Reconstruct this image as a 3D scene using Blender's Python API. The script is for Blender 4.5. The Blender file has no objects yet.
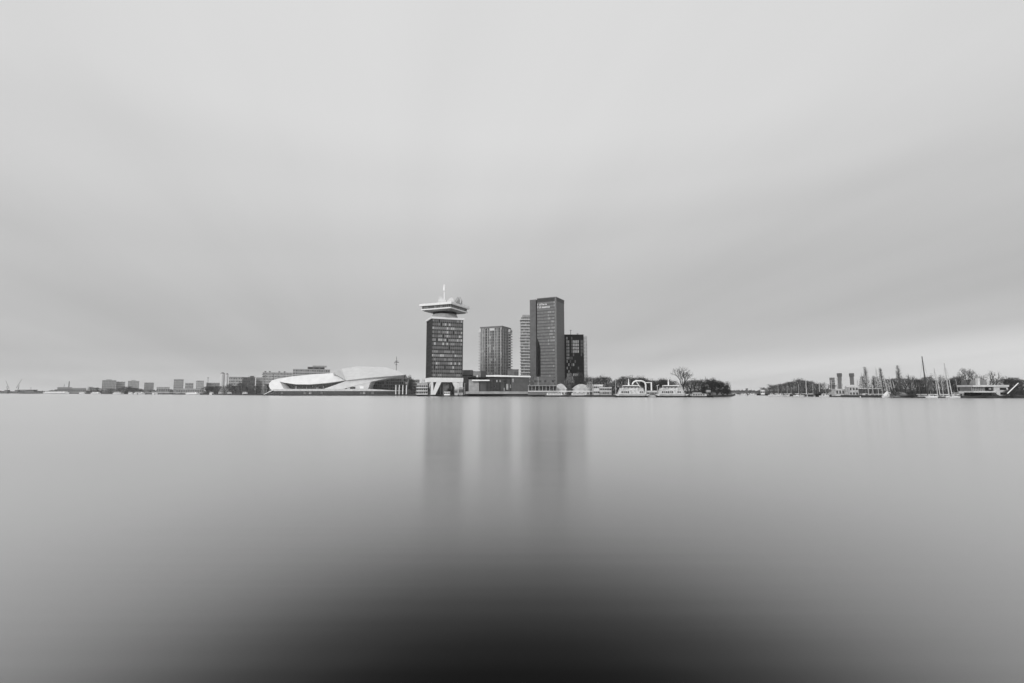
import bpy, math, random
from mathutils import Vector, Matrix
R = math.radians
scn = bpy.context.scene
COL = scn.collection

# ------------------------------------------------------------------ camera
F = 500.0                      # focal length in pixels of a 1024 px wide frame
HORIZON = 391.8
CAM = Vector((0, 0, 4.5))
TILT = math.atan((HORIZON - 341.5) / F)
cd = bpy.data.cameras.new('camera'); cam = bpy.data.objects.new('camera', cd); COL.objects.link(cam)
cd.sensor_width = 36; cd.lens = 36 * F / 1024; cd.clip_start = 0.1; cd.clip_end = 40000
cam.location = CAM; cam.rotation_euler = (R(90) + TILT, 0, 0); scn.camera = cam
FW = Vector((0, math.cos(TILT), math.sin(TILT))); UP = Vector((0, -math.sin(TILT), math.cos(TILT)))

def P(px, py, D):              # survey: the world point seen at a photo pixel, at distance D
    d = FW + Vector(((px - 512) / F, 0, 0)) + UP * ((341.5 - py) / F)
    return CAM + d * (D / d.y)
def X(px, D, py=391.0): return P(px, py, D).x
def Z(py, D, px=512): return P(px, py, D).z

LAND = 1.6

# ------------------------------------------------------------------ materials
MATS = {}
def mat(name, val, rough=0.7, spec=0.4, vary=0.12, scale=0.35, metal=0.0, emit=0.0, bump=0.0):
    if name in MATS: return MATS[name]
    m = bpy.data.materials.new(name); m.use_nodes = True
    nt = m.node_tree; b = nt.nodes['Principled BSDF']
    b.inputs['Roughness'].default_value = rough
    b.inputs['Specular IOR Level'].default_value = spec
    b.inputs['Metallic'].default_value = metal
    tc = nt.nodes.new('ShaderNodeTexCoord')
    nz = nt.nodes.new('ShaderNodeTexNoise'); nz.inputs['Scale'].default_value = scale
    nz.inputs['Detail'].default_value = 5
    nt.links.new(tc.outputs['Object'], nz.inputs['Vector'])
    rp = nt.nodes.new('ShaderNodeValToRGB')
    lo, hi = val * (1 - vary * 1.6), min(val * (1 + vary * 1.6), 0.92)
    rp.color_ramp.elements[0].position = 0.3; rp.color_ramp.elements[0].color = (lo, lo, lo, 1)
    rp.color_ramp.elements[1].position = 0.7; rp.color_ramp.elements[1].color = (hi, hi, hi, 1)
    nt.links.new(nz.outputs['Fac'], rp.inputs['Fac'])
    nt.links.new(rp.outputs['Color'], b.inputs['Base Color'])
    if emit:
        b.inputs['Emission Color'].default_value = (1, 1, 1, 1); b.inputs['Emission Strength'].default_value = emit
    if bump:
        bp = nt.nodes.new('ShaderNodeBump'); bp.inputs['Strength'].default_value = bump
        nt.links.new(nz.outputs['Fac'], bp.inputs['Height']); nt.links.new(bp.outputs['Normal'], b.inputs['Normal'])
    MATS[name] = m
    return m

WHITE = mat('white_paint', 0.87, 0.45, vary=0.03)
OFFW = mat('off_white_panel', 0.62, 0.55, vary=0.08)
LIGHT = mat('light_render', 0.45, 0.7)
MIDL = mat('pale_concrete', 0.34, 0.75)
CONC = mat('concrete', 0.25, 0.8)
GREY = mat('grey_cladding', 0.16, 0.6)
DGREY = mat('dark_cladding', 0.085, 0.55)
DARK = mat('charcoal_metal', 0.035, 0.5)
BLACK = mat('black_paint', 0.008, 0.7, spec=0.05)
BRICK = mat('brick', 0.13, 0.85)
GLASS = mat('dark_glass', 0.02, 0.12, spec=0.5, vary=0.3, scale=0.12)
GLASSM = mat('grey_glass', 0.06, 0.15, spec=0.5, vary=0.3, scale=0.12)
BLIND1 = mat('half_drawn_blind', 0.16, 0.5, vary=0.2)
BLIND2 = mat('drawn_blind', 0.34, 0.5, vary=0.2)
LIT = mat('lit_window', 0.5, 0.5, emit=0.22)
QUAY = mat('quay_stone', 0.045, 0.85, bump=0.3)
PAVE = mat('paving', 0.22, 0.9)
GRASS = mat('winter_turf', 0.10, 0.95, vary=0.3)
BARK = mat('bark', 0.045, 0.9, vary=0.25)
TWIG = mat('bare_twigs', 0.052, 0.9, vary=0.35, scale=0.25)
TWIGL = mat('pale_twigs', 0.10, 0.9, vary=0.35, scale=0.25)
EVERG = mat('evergreen_leaves', 0.035, 0.85, vary=0.4, scale=0.3)
CANVAS = mat('white_canvas', 0.72, 0.8, vary=0.06)
MAST = mat('mast_alloy', 0.55, 0.4, vary=0.05)
EYEW = mat('white_roof_panel', 0.78, 0.42, vary=0.05, scale=0.15)
EYEG = mat('silver_wall_panel', 0.60, 0.45, vary=0.06, scale=0.15)

# ------------------------------------------------------------------ mesh helpers
class MB:
    def __init__(s): s.v = []; s.f = []; s.m = []; s.cuts = []
    def add(s, vs, fs, m=0):
        b = len(s.v); s.cuts.append((b, len(s.f))); s.v += [tuple(p) for p in vs]
        for f in fs: s.f.append(tuple(b + i for i in f)); s.m.append(m)
        return s
    def box(s, x0, x1, y0, y1, z0, z1, m=0):
        return s.add([(x0,y0,z0),(x1,y0,z0),(x1,y1,z0),(x0,y1,z0),(x0,y0,z1),(x1,y0,z1),(x1,y1,z1),(x0,y1,z1)],
                     [(3,2,1,0),(4,5,6,7),(0,1,5,4),(1,2,6,5),(2,3,7,6),(3,0,4,7)], m)
    def prism(s, poly, z0, z1, m=0, top=None):          # poly in xy (counter-clockwise)
        n = len(poly); tp = top or poly
        vs = [(x,y,z0) for x,y in poly] + [(x,y,z1) for x,y in tp]
        fs = [tuple(range(n-1,-1,-1)), tuple(range(n,2*n))] + [(i,(i+1)%n,n+(i+1)%n,n+i) for i in range(n)]
        return s.add(vs, fs, m)
    def slab(s, poly, y0, y1, m=0, back=None):          # poly in xz, extruded along y
        n = len(poly); bk = back or poly
        vs = [(x,y0,z) for x,z in poly] + [(x,y1,z) for x,z in bk]
        fs = [tuple(range(n)), tuple(range(2*n-1,n-1,-1))] + [((i+1)%n,i,n+i,n+(i+1)%n) for i in range(n)]
        return s.add(vs, fs, m)
    def tube(s, p, q, r0, r1=None, n=6, m=0):
        p, q = Vector(p), Vector(q); r1 = r0 if r1 is None else r1
        d = (q-p); 
        if d.length < 1e-6: return s
        d.normalize(); a = d.orthogonal().normalized(); b = d.cross(a)
        vs = []
        for c, r in ((p, r0), (q, r1)):
            for i in range(n):
                t = 2*math.pi*i/n; vs.append(c + a*(r*math.cos(t)) + b*(r*math.sin(t)))
        fs = [(i,(i+1)%n,n+(i+1)%n,n+i) for i in range(n)] + [tuple(range(n-1,-1,-1)), tuple(range(n,2*n))]
        return s.add(vs, fs, m)
    def loft(s, rings, m=0):                            # list of equal-length closed rings
        n = len(rings[0]); vs = [p for r in rings for p in r]; fs = []
        for k in range(len(rings)-1):
            for i in range(n):
                j = (i+1) % n; fs.append((k*n+i, k*n+j, (k+1)*n+j, (k+1)*n+i))
        fs.append(tuple(range(n-1,-1,-1))); fs.append(tuple(range((len(rings)-1)*n, len(rings)*n)))
        return s.add(vs, fs, m)
    def mesh(s, name, mats):
        me = bpy.data.meshes.new(name); me.from_pydata(s.v, [], s.f)
        for m in (mats if isinstance(mats, (list, tuple)) else [mats]): me.materials.append(m)
        if len(me.materials) > 1: me.polygons.foreach_set('material_index', s.m)
        me.update(); return me
    def each(s, name, mats, parent):                    # every piece an object of its own
        cs = s.cuts + [(len(s.v), len(s.f))]; out = []
        for (v0, f0), (v1, f1) in zip(cs, cs[1:]):
            q = MB(); q.v = s.v[v0:v1]; q.f = [tuple(i-v0 for i in f) for f in s.f[f0:f1]]; q.m = s.m[f0:f1]
            mm = mats
            if isinstance(mats, (list, tuple)): mm = mats[q.m[0]]; q.m = [0]*len(q.m)
            out.append(q.build(name, mm, parent))
        return out
    def build(s, name, mats, parent=None, loc=(0,0,0), rz=0, mull=None):
        if mull:
            mats = list(mats) if isinstance(mats, (list, tuple)) else [mats]
            s.m = [len(mats) if k == 99 else k for k in s.m]; mats = mats + [mull]
        o = bpy.data.objects.new(name, s.mesh(name, mats)); COL.objects.link(o)
        o.parent = parent; o.location = loc; o.rotation_euler.z = rz
        return o

def tag(o, label, cat, group=None):
    o['label'] = label; o['category'] = cat
    if group: o['group'] = group
    return o
def thing(name, label, cat, loc=(0,0,0), rz=0, group=None):
    o = bpy.data.objects.new(name, None); COL.objects.link(o); o.empty_display_size = 1
    o.location = loc; o.rotation_euler.z = rz
    return tag(o, label, cat, group)
def structure(o, kind='structure'):
    o['kind'] = kind; return o
def copy_tree(o, parent=None):
    c = o.copy(); COL.objects.link(c); c.parent = parent
    for ch in list(o.children): copy_tree(ch, c)
    return c
def circ(r, n, cx=0, cy=0, a0=0): return [(cx+r*math.cos(a0+2*math.pi*i/n), cy+r*math.sin(a0+2*math.pi*i/n)) for i in range(n)]
def rect(w, d): return [(-w/2,-d/2),(w/2,-d/2),(w/2,d/2),(-w/2,d/2)]

def ring(mb, W, Dp, z0, z1, bx, by, gap, off, pick, faces='frbl', thick=0.12):
    """one storey of glazing round a rectangular block centred on the origin, as one continuous band of panes and
    mullions; pick(face, i) -> material slot of a pane, None for solid wall (slot 99 = mullion)"""
    hw, hd = W/2+off, Dp/2+off; pts = []; slots = []
    for fc, (ax, ay), (dx, dy), n, L in (('f',(-hw,-hd),(1,0),bx,2*hw),('r',(hw,-hd),(0,1),by,2*hd),('b',(hw,hd),(-1,0),bx,2*hw),('l',(-hw,hd),(0,-1),by,2*hd)):
        if fc not in faces: continue
        st = L/n; pts.append((ax,ay))
        for i in range(n):
            for t_, sl_ in ((i*st+gap/2, 99), ((i+1)*st-gap/2, pick(fc, i))):
                pts.append((ax+dx*t_, ay+dy*t_)); slots.append(99 if sl_ is None else sl_)
        slots.append(99)
        end = (ax+dx*L, ay+dy*L)
    if faces != 'frbl': pts.append(end)
    closed = faces == 'frbl'; n = len(pts); k = (1-.16/W, 1-.16/Dp)
    vs = [(x,y,z) for z in (z0,z1) for x,y in pts] + [(x*k[0],y*k[1],z) for z in (z0,z1) for x,y in pts]
    b = len(mb.v); mb.cuts.append((b, len(mb.f))); mb.v += vs
    for i in range(n if closed else n-1):
        j = (i+1) % n
        for f, m_ in (((i,j,n+j,n+i), slots[i]), ((2*n+j,2*n+i,3*n+i,3*n+j), 99), ((n+i,n+j,3*n+j,3*n+i), 99), ((j,i,2*n+i,2*n+j), 99)):
            mb.f.append(tuple(b+q for q in f)); mb.m.append(m_)

# ------------------------------------------------------------------ water and land
shore = [(-420,1500),(-60,1450),(20,1380),(60,1200),(130,1000),(200,800),(262,640),(300,610),(408,590),(416,520),(465,500),(530,480),
         (600,440),(650,425),(712,425),(731,470),(738,900),(742,1500),(756,1500),(758,700),(790,520),(830,440),(880,395),(960,367),(1024,358),(1150,340),(1500,340)]
sp = [(X(px, D), D) for px, D in shore]
m = MB()
nb = len(sp); vs = []; fs = []
for x, y in sp: vs += [(x, y, -3), (x, y, LAND), (x*7000/y, 7000, LAND)]
for i in range(nb-1):
    a, b = 3*i, 3*(i+1)
    fs += [(a, b, b+1, a+1), (a+1, b+1, b+2, a+2)]
g = MB().add(vs, fs).build('ground', GRASS); structure(g)
# stone kerb and quay wall facing the water, proud of the bank
for name, rng in (('quay', range(nb-1)),):
    q = MB()
    for i in rng:
        (x0,y0),(x1,y1) = sp[i], sp[i+1]
        d = Vector((x1-x0, y1-y0)).normalized(); n_ = Vector((d.y, -d.x))
        q.add([(x0,y0,-2),(x1,y1,-2),(x1+n_.x*.6,y1+n_.y*.6,-2),(x0+n_.x*.6,y0+n_.y*.6,-2),
               (x0,y0,LAND+.15),(x1,y1,LAND+.15),(x1+n_.x*.6,y1+n_.y*.6,LAND+.15),(x0+n_.x*.6,y0+n_.y*.6,LAND+.15)],
              [(3,2,6,7),(7,6,5,4),(0,3,7,4),(2,1,5,6),(1,0,4,5)])
    structure(q.build('quay', QUAY))

REFLECTANCE = [(0.0,.93),(.05,.92),(.10,.86),(.14,.79),(.19,.625),(.24,.49),(.29,.36),(.345,.205),(.40,.09),(.45,.045),(.485,.022),(.52,.011),(.6,.007),(1.0,.007)]  # hand-fitted reflection greys: the water's fall to dark is painted in
wm = bpy.data.materials.new('harbour_water'); wm.use_nodes = True
nt = wm.node_tree; nt.nodes.remove(nt.nodes['Principled BSDF'])
# wind-rippled water: a broad glossy lobe whose colour is painted darker from grazing to steep view angles
tc = nt.nodes.new('ShaderNodeTexCoord')
mp = nt.nodes.new('ShaderNodeMapping'); mp.inputs['Scale'].default_value = (0.045, 2.2, 1); mp.inputs['Rotation'].default_value = (0, 0, R(1.5))
nz = nt.nodes.new('ShaderNodeTexNoise'); nz.inputs['Scale'].default_value = 1.0; nz.inputs['Detail'].default_value = 4
nt.links.new(tc.outputs['Object'], mp.inputs['Vector']); nt.links.new(mp.outputs['Vector'], nz.inputs['Vector'])
mr = nt.nodes.new('ShaderNodeMapRange'); mr.inputs['From Min'].default_value = .3; mr.inputs['From Max'].default_value = .7
mr.inputs['To Min'].default_value = -.014; mr.inputs['To Max'].default_value = .014
nt.links.new(nz.outputs['Fac'], mr.inputs['Value'])
gm = nt.nodes.new('ShaderNodeNewGeometry'); dt = nt.nodes.new('ShaderNodeVectorMath'); dt.operation = 'DOT_PRODUCT'
nt.links.new(gm.outputs['Incoming'], dt.inputs[0]); nt.links.new(gm.outputs['Normal'], dt.inputs[1])
ab = nt.nodes.new('ShaderNodeMath'); ab.operation = 'ABSOLUTE'; nt.links.new(dt.outputs['Value'], ab.inputs[0])
fr = nt.nodes.new('ShaderNodeValToRGB')
while len(fr.color_ramp.elements) < len(REFLECTANCE): fr.color_ramp.elements.new(.5)
for e, (p_, v) in zip(fr.color_ramp.elements, REFLECTANCE): e.position = p_; e.color = (v, v, v, 1)
fr.color_ramp.interpolation = 'B_SPLINE'; 
def wmath(op, a, b_=None):
    n_ = nt.nodes.new('ShaderNodeMath'); n_.operation = op
    for i, v in enumerate((a, b_)):
        if v is None: continue
        if isinstance(v, (int, float)): n_.inputs[i].default_value = v
        else: nt.links.new(v, n_.inputs[i])
    return n_.outputs[0]
si = nt.nodes.new('ShaderNodeSeparateXYZ'); nt.links.new(gm.outputs['Incoming'], si.inputs[0])
xx, yy = wmath('MULTIPLY', si.outputs[0], si.outputs[0]), wmath('MULTIPLY', si.outputs[1], si.outputs[1])
along = wmath('DIVIDE', yy, wmath('ADD', wmath('ADD', xx, yy), 1e-5))
shape = wmath('ADD', wmath('ADD', wmath('MULTIPLY', wmath('MULTIPLY', along, along), .22), wmath('MULTIPLY', along, .32)), .568)  # views along y get a darker reflection colour: a painted dark pool
swell = nt.nodes.new('ShaderNodeMapRange'); swell.inputs['From Min'].default_value = .3; swell.inputs['From Max'].default_value = .7
swell.inputs['To Min'].default_value = .991; swell.inputs['To Max'].default_value = 1.009; nt.links.new(nz.outputs['Fac'], swell.inputs['Value'])
nt.links.new(wmath('MULTIPLY', wmath('MULTIPLY', ab.outputs[0], shape), swell.outputs['Result']), fr.inputs['Fac'])
# ripples look rougher at grazing angles
rg_ = nt.nodes.new('ShaderNodeMapRange'); rg_.inputs['From Min'].default_value = 0; rg_.inputs['From Max'].default_value = .13
rg_.inputs['To Min'].default_value = .235; rg_.inputs['To Max'].default_value = .205; nt.links.new(ab.outputs[0], rg_.inputs['Value'])
rs_ = nt.nodes.new('ShaderNodeMapRange'); rs_.inputs['From Min'].default_value = .11; rs_.inputs['From Max'].default_value = .27
rs_.inputs['To Min'].default_value = 0; rs_.inputs['To Max'].default_value = .03; nt.links.new(ab.outputs[0], rs_.inputs['Value'])
rough = wmath('ADD', wmath('ADD', rg_.outputs['Result'], rs_.outputs['Result']), mr.outputs['Result'])
gl = nt.nodes.new('ShaderNodeBsdfGlossy'); gl.distribution = 'MULTI_GGX'
gl.inputs['Anisotropy'].default_value = .24; tg = nt.nodes.new('ShaderNodeCombineXYZ'); tg.inputs[0].default_value = 1; nt.links.new(tg.outputs[0], gl.inputs['Tangent'])   # crests run along x
nt.links.new(fr.outputs['Color'], gl.inputs['Color']); nt.links.new(rough, gl.inputs['Roughness'])
df = nt.nodes.new('ShaderNodeBsdfDiffuse'); df.inputs['Color'].default_value = (.003, .003, .003, 1)
ad = nt.nodes.new('ShaderNodeAddShader'); nt.links.new(gl.outputs[0], ad.inputs[0]); nt.links.new(df.outputs[0], ad.inputs[1])
nt.links.new(ad.outputs[0], nt.nodes['Material Output'].inputs['Surface'])
w = MB().add([(-9000,-300,0),(9000,-300,0),(9000,7100,0),(-9000,7100,0)], [(0,1,2,3)]).build('water', wm); structure(w)

# ------------------------------------------------------------------ buildings
def block(name, label, cat, px0, px1, ytop, D, depth, wall, win=None, floors=0, bays=0, roof=None, base=LAND, rz=0, group=None,
          roof_h=0.6, over=0.3, winh=0.5, gap=0.3, parts=True):
    """flat-roofed block: wall, roof and one window band per storey"""
    x0, x1 = X(px0, D), X(px1, D); h = Z(ytop, D, (px0+px1)/2) - base; xm = (x0+x1)/2
    phi = math.atan2(xm, D) if abs(xm) > 150 else 0.0          # the shoreline bends, so outlying blocks turn with it
    W = (x1-x0)*math.cos(phi)
    t = thing(name, label, cat, (xm + math.sin(phi)*depth/2, D + math.cos(phi)*depth/2, base), rz - phi, group)
    MB().box(-W/2, W/2, -depth/2, depth/2, -0.5, h-roof_h).build('wall', wall, t)
    MB().box(-W/2-over, W/2+over, -depth/2-over, depth/2+over, h-roof_h, h).build('roof', roof or wall, t)
    if floors:
        fh = (h - roof_h) / floors
        rr = random.Random(int(px0*7))
        for k in range(floors):
            mb = MB(); ring(mb, W, depth, k*fh + fh*(1-winh)/2 + .2, k*fh + fh*(1+winh)/2 + .2, bays, max(2, int(bays*depth/W)), gap, .05,
                            lambda fc, i: 0 if rr.random() < .8 else 1)
            mb.build('window_band', [win or GLASS, BLIND1], t, mull=wall)
    return t

# ---- the lookout tower with the turned crown
def lookout_tower():
    W, Dp, th = 32.6, 26.0, R(21)
    nc = Vector((X(430.7, 500), 500)); ux = Vector((math.cos(th), math.sin(th))); uy = Vector((-math.sin(th), math.cos(th)))
    c = nc + ux*(W/2) + uy*(Dp/2)
    t = thing('lookout_tower', 'office tower with white splayed legs and a wide square lookout crown turned on its top', 'tower', (c.x, c.y, LAND), th)
    zt = lambda py, D=500: Z(py, D, 445) - LAND
    z_soff, z_sh0, z_sh1 = zt(382), zt(377.6), zt(318.6)
    MB().box(-W/2+.3, W/2-.3, -Dp/2+.3, Dp/2-.3, z_sh0, z_sh1).build('wall', mat('office_spandrel', .018, .4), t)
    nfl = 15; fh = (z_sh1 - z_sh0) / nfl; rr = random.Random(4)
    bright_rows = {12: .85, 10: .4, 9: .9, 13: .1, 5: .9, 3: .4, 8: .35, 6: .3, 11: .45, 7: .1}
    for k in range(nfl):
        mb = MB(); pb = bright_rows.get(k, .15)
        z0 = z_sh0 + k*fh + fh*.34; z1 = z_sh0 + (k+1)*fh - .12
        if k == nfl-1: pb = .25
        def pick(fc, i):
            u = rr.random()
            if fc == 'l': return 0  # left face all dark panes: its shade is put into the colour
            if u < pb*.30: return 3
            if u < pb + .05: return 2
            return 1 if u < .97 else 0
        ring(mb, W-.6, Dp-.6, z0, z1, 15, 13, .55, .06, pick)
        mb.build('window_band', [GLASS, mat('office_glass', .15, .2), mat('office_blind', .27, .5), mat('white_blind', .55, .5)], t, mull=mat('office_mullion', .14, .5))
    fr = MB(); fr2 = MB()
    for k in range(16):
        x = -W/2+.3 + (W-.6)*k/15
        for y in (-Dp/2-.02, Dp/2-.22): fr.box(x-.13, x+.13, y, y+.26, z_sh0, z_sh1)
    for k in range(1, 13):
        y = -Dp/2+.3 + (Dp-.6)*k/13
        fr2.box(-W/2-.02, -W/2+.22, y-.13, y+.13, z_sh0, z_sh1); fr.box(W/2-.22, W/2+.02, y-.13, y+.13, z_sh0, z_sh1)
    fr2.each('mullion', DARK, t)  # left-face mullions coloured darker to imitate that side's shade
    fr.each('mullion', mat('mullion_alloy', .20, .5), t)
    co = MB()
    for sx in (-1, 1):
        for sy in (-1, 1): co.box(sx*(W/2-.35)-.42, sx*(W/2-.35)+.42, sy*(Dp/2-.35)-.42, sy*(Dp/2-.35)+.42, z_sh0, z_sh1)
    co.each('corner_column', DARK, t)
    # white base: deck plus splayed legs
    MB().box(-W/2-.6, W/2+.6, -Dp/2-.6, Dp/2+.6, z_soff, z_sh0).build('base_slab', WHITE, t)
    for s in (-1, 1):
        for y0 in (-Dp/2-.3, Dp/2-1.7):
            lg = MB()
            xs = lambda a, b: [(s*v, z) for v, z in (a if s > 0 else a[::-1])]
            lg.slab(xs([(16,0),(16,z_soff),(14.0,z_soff),(13.6,0)], 0)[::-1], y0, y0+2)
            lg.slab(xs([(14.8,0),(10.4,z_soff),(5.6,z_soff),(11.6,0)], 0)[::-1], y0+.01, y0+1.99)
            lg.build('leg', WHITE, t)
    lb = MB(); lb.box(-W/2+5, W/2-5, -Dp/2+4, Dp/2-4, 0, z_soff)
    lo = lb.build('lobby', DGREY, t); lb = MB()
    ring(lb, W-10, Dp-8, .5, z_soff-1, 8, 6, .5, .08, lambda fc, i: 0 if rr.random() < .75 else 1)
    lb.build('lobby_glazing', [GLASS, BLIND1], lo, mull=GREY)
    # collar, neck and crown
    z_c1 = zt(316.6); MB().box(-W/2-.9, W/2+.9, -Dp/2-.9, Dp/2+.9, z_sh1, z_c1).build('collar', WHITE, t)
    z_n1 = zt(312.4); z_n2 = zt(310.0)
    MB().prism(circ(14.5, 24), z_c1, z_n1, 0, circ(12.5, 24)).build('neck', MIDL, t)
    MB().prism(circ(12.2, 24), z_n1, z_n2+.05).build('neck_glazing', BLACK, t)
    A = R(45); ca, sa = math.cos(A), math.sin(A)
    rot = lambda poly: [(x*ca-y*sa, x*sa+y*ca) for x, y in poly]
    S = 36.0
    z_l1 = zt(308.6, 500); z_g1 = zt(304.9, 500); z_u1 = zt(303.0, 500)
    MB().prism(rot(rect(S-6, S-6)), z_n2, z_l1, 0, rot(rect(S-1.5, S-1.5))).build('crown_soffit', MIDL, t)
    MB().prism(rot(rect(S-.6, S-.6)), z_l1-.35, z_l1+.9).build('crown_floor', WHITE, t)
    core = MB().prism(rot(rect(S-2.6, S-2.6)), z_l1+.9, z_g1).build('crown_wall', DGREY, t)
    tmp = MB(); ring(tmp, S-2.4, S-2.4, z_l1+1.2, z_g1-.15, 14, 14, .5, .08, lambda fc, i: 1 if rr.random() < .35 else 0)
    tmp.v = [(x*ca-y*sa, x*sa+y*ca, z) for x, y, z in tmp.v]
    tmp.build('crown_glazing', [GLASSM, BLIND1], core, mull=MIDL)
    croof = MB().prism(rot(rect(S+2, S+2)), z_g1, z_u1+.3).build('crown_roof', WHITE, t)
    ra = MB(); z_u1 += .3; e = S/2+.8
    pts = [Vector((x, y, z_u1)) for x, y in rot([(-e,-e),(e,-e),(e,e),(-e,e)])]
    for i in range(4):
        a, b2 = pts[i], pts[(i+1) % 4]
        for zz in (.6, 1.2): ra.tube(a+Vector((0,0,zz)), b2+Vector((0,0,zz)), .05, n=4)
        for k in range(12): p = a.lerp(b2, k/12); ra.tube(p, p+Vector((0,0,1.2)), .05, n=4)
    ra.build('roof_railing', MAST, croof)
    # white sail-like pavilion walls on the roof terrace
    inv = Matrix.Rotation(-th, 3, 'Z')
    def loc(px, py, D): return inv @ (P(px, py, D) - Vector((c.x, c.y, LAND)))
    pv = MB()
    for pts_ in ([(437.8,303),(446.4,303),(446.0,300.4),(443.4,298.6),(440.2,296.2),(438.8,296.9)], [(446.6,303),(454.2,303),(453.6,299.6),(452.0,297.2),(449.6,298.2),(447.2,300.8)]):
        q = [loc(px, py, 506) for px, py in pts_]; n = len(q); d = inv @ Vector((0, 8, 0))
        pv.add(q + [p + d for p in q], [tuple(range(n)), tuple(range(2*n-1, n-1, -1))] + [((i+1)%n, i, n+i, n+(i+1)%n) for i in range(n)])
    pv.each('roof_pavilion', OFFW, croof)
    ms = MB(); p0 = loc(444.3, 303, 512); ms.tube(p0, loc(444.3, 291, 512), .7, .5, 8); ms.tube(loc(444.3, 291, 512), loc(444.3, 284.6, 512), 1.35, .9, 8)
    ms.build('mast', WHITE, croof)
    sw = MB(); rr2 = random.Random(3)
    b0 = loc(458.6, 304.8, 518)
    for (px, py) in ((455.2,300),(456.4,298.5),(457.5,297),(459.2,297.3),(460.6,297.2),(461.8,299.2),(462.6,301.2),(459.8,299.8),(456.8,301.5)):
        sw.tube(b0 + Vector((rr2.uniform(-2.5,2.5), rr2.uniform(-1,1), 0)), loc(px, py, 518), .34, .24, 4)
    sw.tube(loc(454.8,304.6,518), loc(462.4,303.8,518), .5, .5, 4)
    sw.build('swing_frame', DGREY, croof)
lookout_tower()

# ---- tall office tower with the slot
def tall_tower():
    W, Dp, th = 35.5, 27.0, R(-27)     # local front faces -y; near corner is its right front one
    nc = Vector((X(556.8, 600), 600)); ux = Vector((math.cos(th), math.sin(th))); uy = Vector((-math.sin(th), math.cos(th)))
    c = nc - ux*(W/2) + uy*(Dp/2)
    t = thing('office_tower', 'tallest grey tower with a pale sign near its top and a black slot', 'tower', (c.x, c.y, LAND), th)
    H = Z(297.3, 600, 556) - LAND
    xs = -W/2 + 8.2                   # the slot between stair shaft and office slab
    MB().box(xs+2.2, W/2, -Dp/2, Dp/2, 0, H).build('wall', mat('slate_panel', .068, .4), t)
    MB().box(-W/2, xs, -Dp/2+.8, Dp/2-1, 0, H-.2).build('stair_shaft', mat('slate_shaft', .115, .5), t)
    MB().box(xs, xs+2.2, -Dp/2+3, Dp/2-2, 0, H-6.5).build('slot_wall', DARK, t)
    nfl = 27; rr = random.Random(9); z0 = 8; fh = (H-8-4.5)/nfl
    xl, xr_ = xs+2.2, W/2; wf = xr_-xl; cx = (xl+xr_)/2
    for k in range(nfl):
        mb = MB(); za = z0+k*fh+fh*.30; zb = z0+(k+1)*fh-.1
        pal = .22 if 13 <= k <= 24 else .05
        def pick(fc, i):
            if fc in 'rb': return 1  # right and back glass coloured darker, imitating the shaded faces
            u = rr.random()
            if fc == 'f' and 14 <= k <= 18 and i >= 11: return 2 if u < .75 else 0
            if fc == 'f' and i > 8 and u < pal: return 2
            return 3 if u > .9 else 0
        ring(mb, wf, Dp, za, zb, 16, 14, .12, .08, pick)
        mb.v = [(x+cx, y, z) for x, y, z in mb.v]
        mb.build('window_band', [mat('tower_glass', .20, .22, vary=.1), mat('tower_glass_shade', .056, .3, vary=.1), mat('tower_blind', .30, .4), mat('tower_glass_dim', .175, .2)], t, mull=mat('slate_mullion', .085, .4))
    MB().box(W/2-1.7, W/2+.25, -Dp/2-.3, -Dp/2+1.4, 0, H).build('corner_pier', mat('pier_panel', .17, .5), t)
    MB().slab([(xs+2.2,16),(xs+6.4,16),(xs+6.4,56),(xs+4.6,63),(xs+2.2,68)], -Dp/2-.18, -Dp/2+.3).build('slot_glazing', BLACK, t)
    MB().box(xs+2.1, W/2-1.7, -Dp/2-.2, -Dp/2+.4, H-4.2, H-.6).build('louvre', DARK, t)
    MB().box(W/2-.3, W/2+.2, -Dp/2+1.4, Dp/2+.1, H-4.2, H-.3).build('louvre', DARK, t)
    rf = MB().box(xs+2.0, W/2+.4, -Dp/2-.4, Dp/2+.4, H, H+.7).build('roof', GREY, t)
    MB().box(xs+7, xs+12, -4, 3, H+.7, H+2.2).build('roof_plant', GREY, rf); MB().tube((xs+9,-5,H+.7),(xs+9,-5,H+4),.15,n=5).build('antenna', GREY, rf); MB().tube((2,0,H+.7),(2,0,H+2.6),.2,n=5).build('antenna', GREY, rf)
    r2 = random.Random(5)          # two rows of pale letters, too small in the photograph to read
    x = xs+3.0
    for row, (za, n, hh) in enumerate(((H-8.4, 7, 2.0), (H-12.0, 10, 2.3))):
        x = xs+3.0
        for i in range(n):
            sg = MB(); wd = r2.uniform(1.0, 1.7) * (1.25 if i < 3 else .8); h_ = hh * (1 if i < 3 else .72)
            sg.box(x, x+.4, -Dp/2-.5, -Dp/2-.2, za, za+h_)
            if r2.random() < .7: sg.box(x+.4, x+wd-.35, -Dp/2-.5, -Dp/2-.2, za+h_-.45, za+h_)
            if r2.random() < .7: sg.box(x+.4, x+wd-.35, -Dp/2-.5, -Dp/2-.2, za, za+.45)
            if r2.random() < .8: sg.box(x+wd-.35, x+wd, -Dp/2-.5, -Dp/2-.2, za, za+h_)
            x += wd+.45; sg.build('sign_letter', WHITE, t)
tall_tower()

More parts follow.
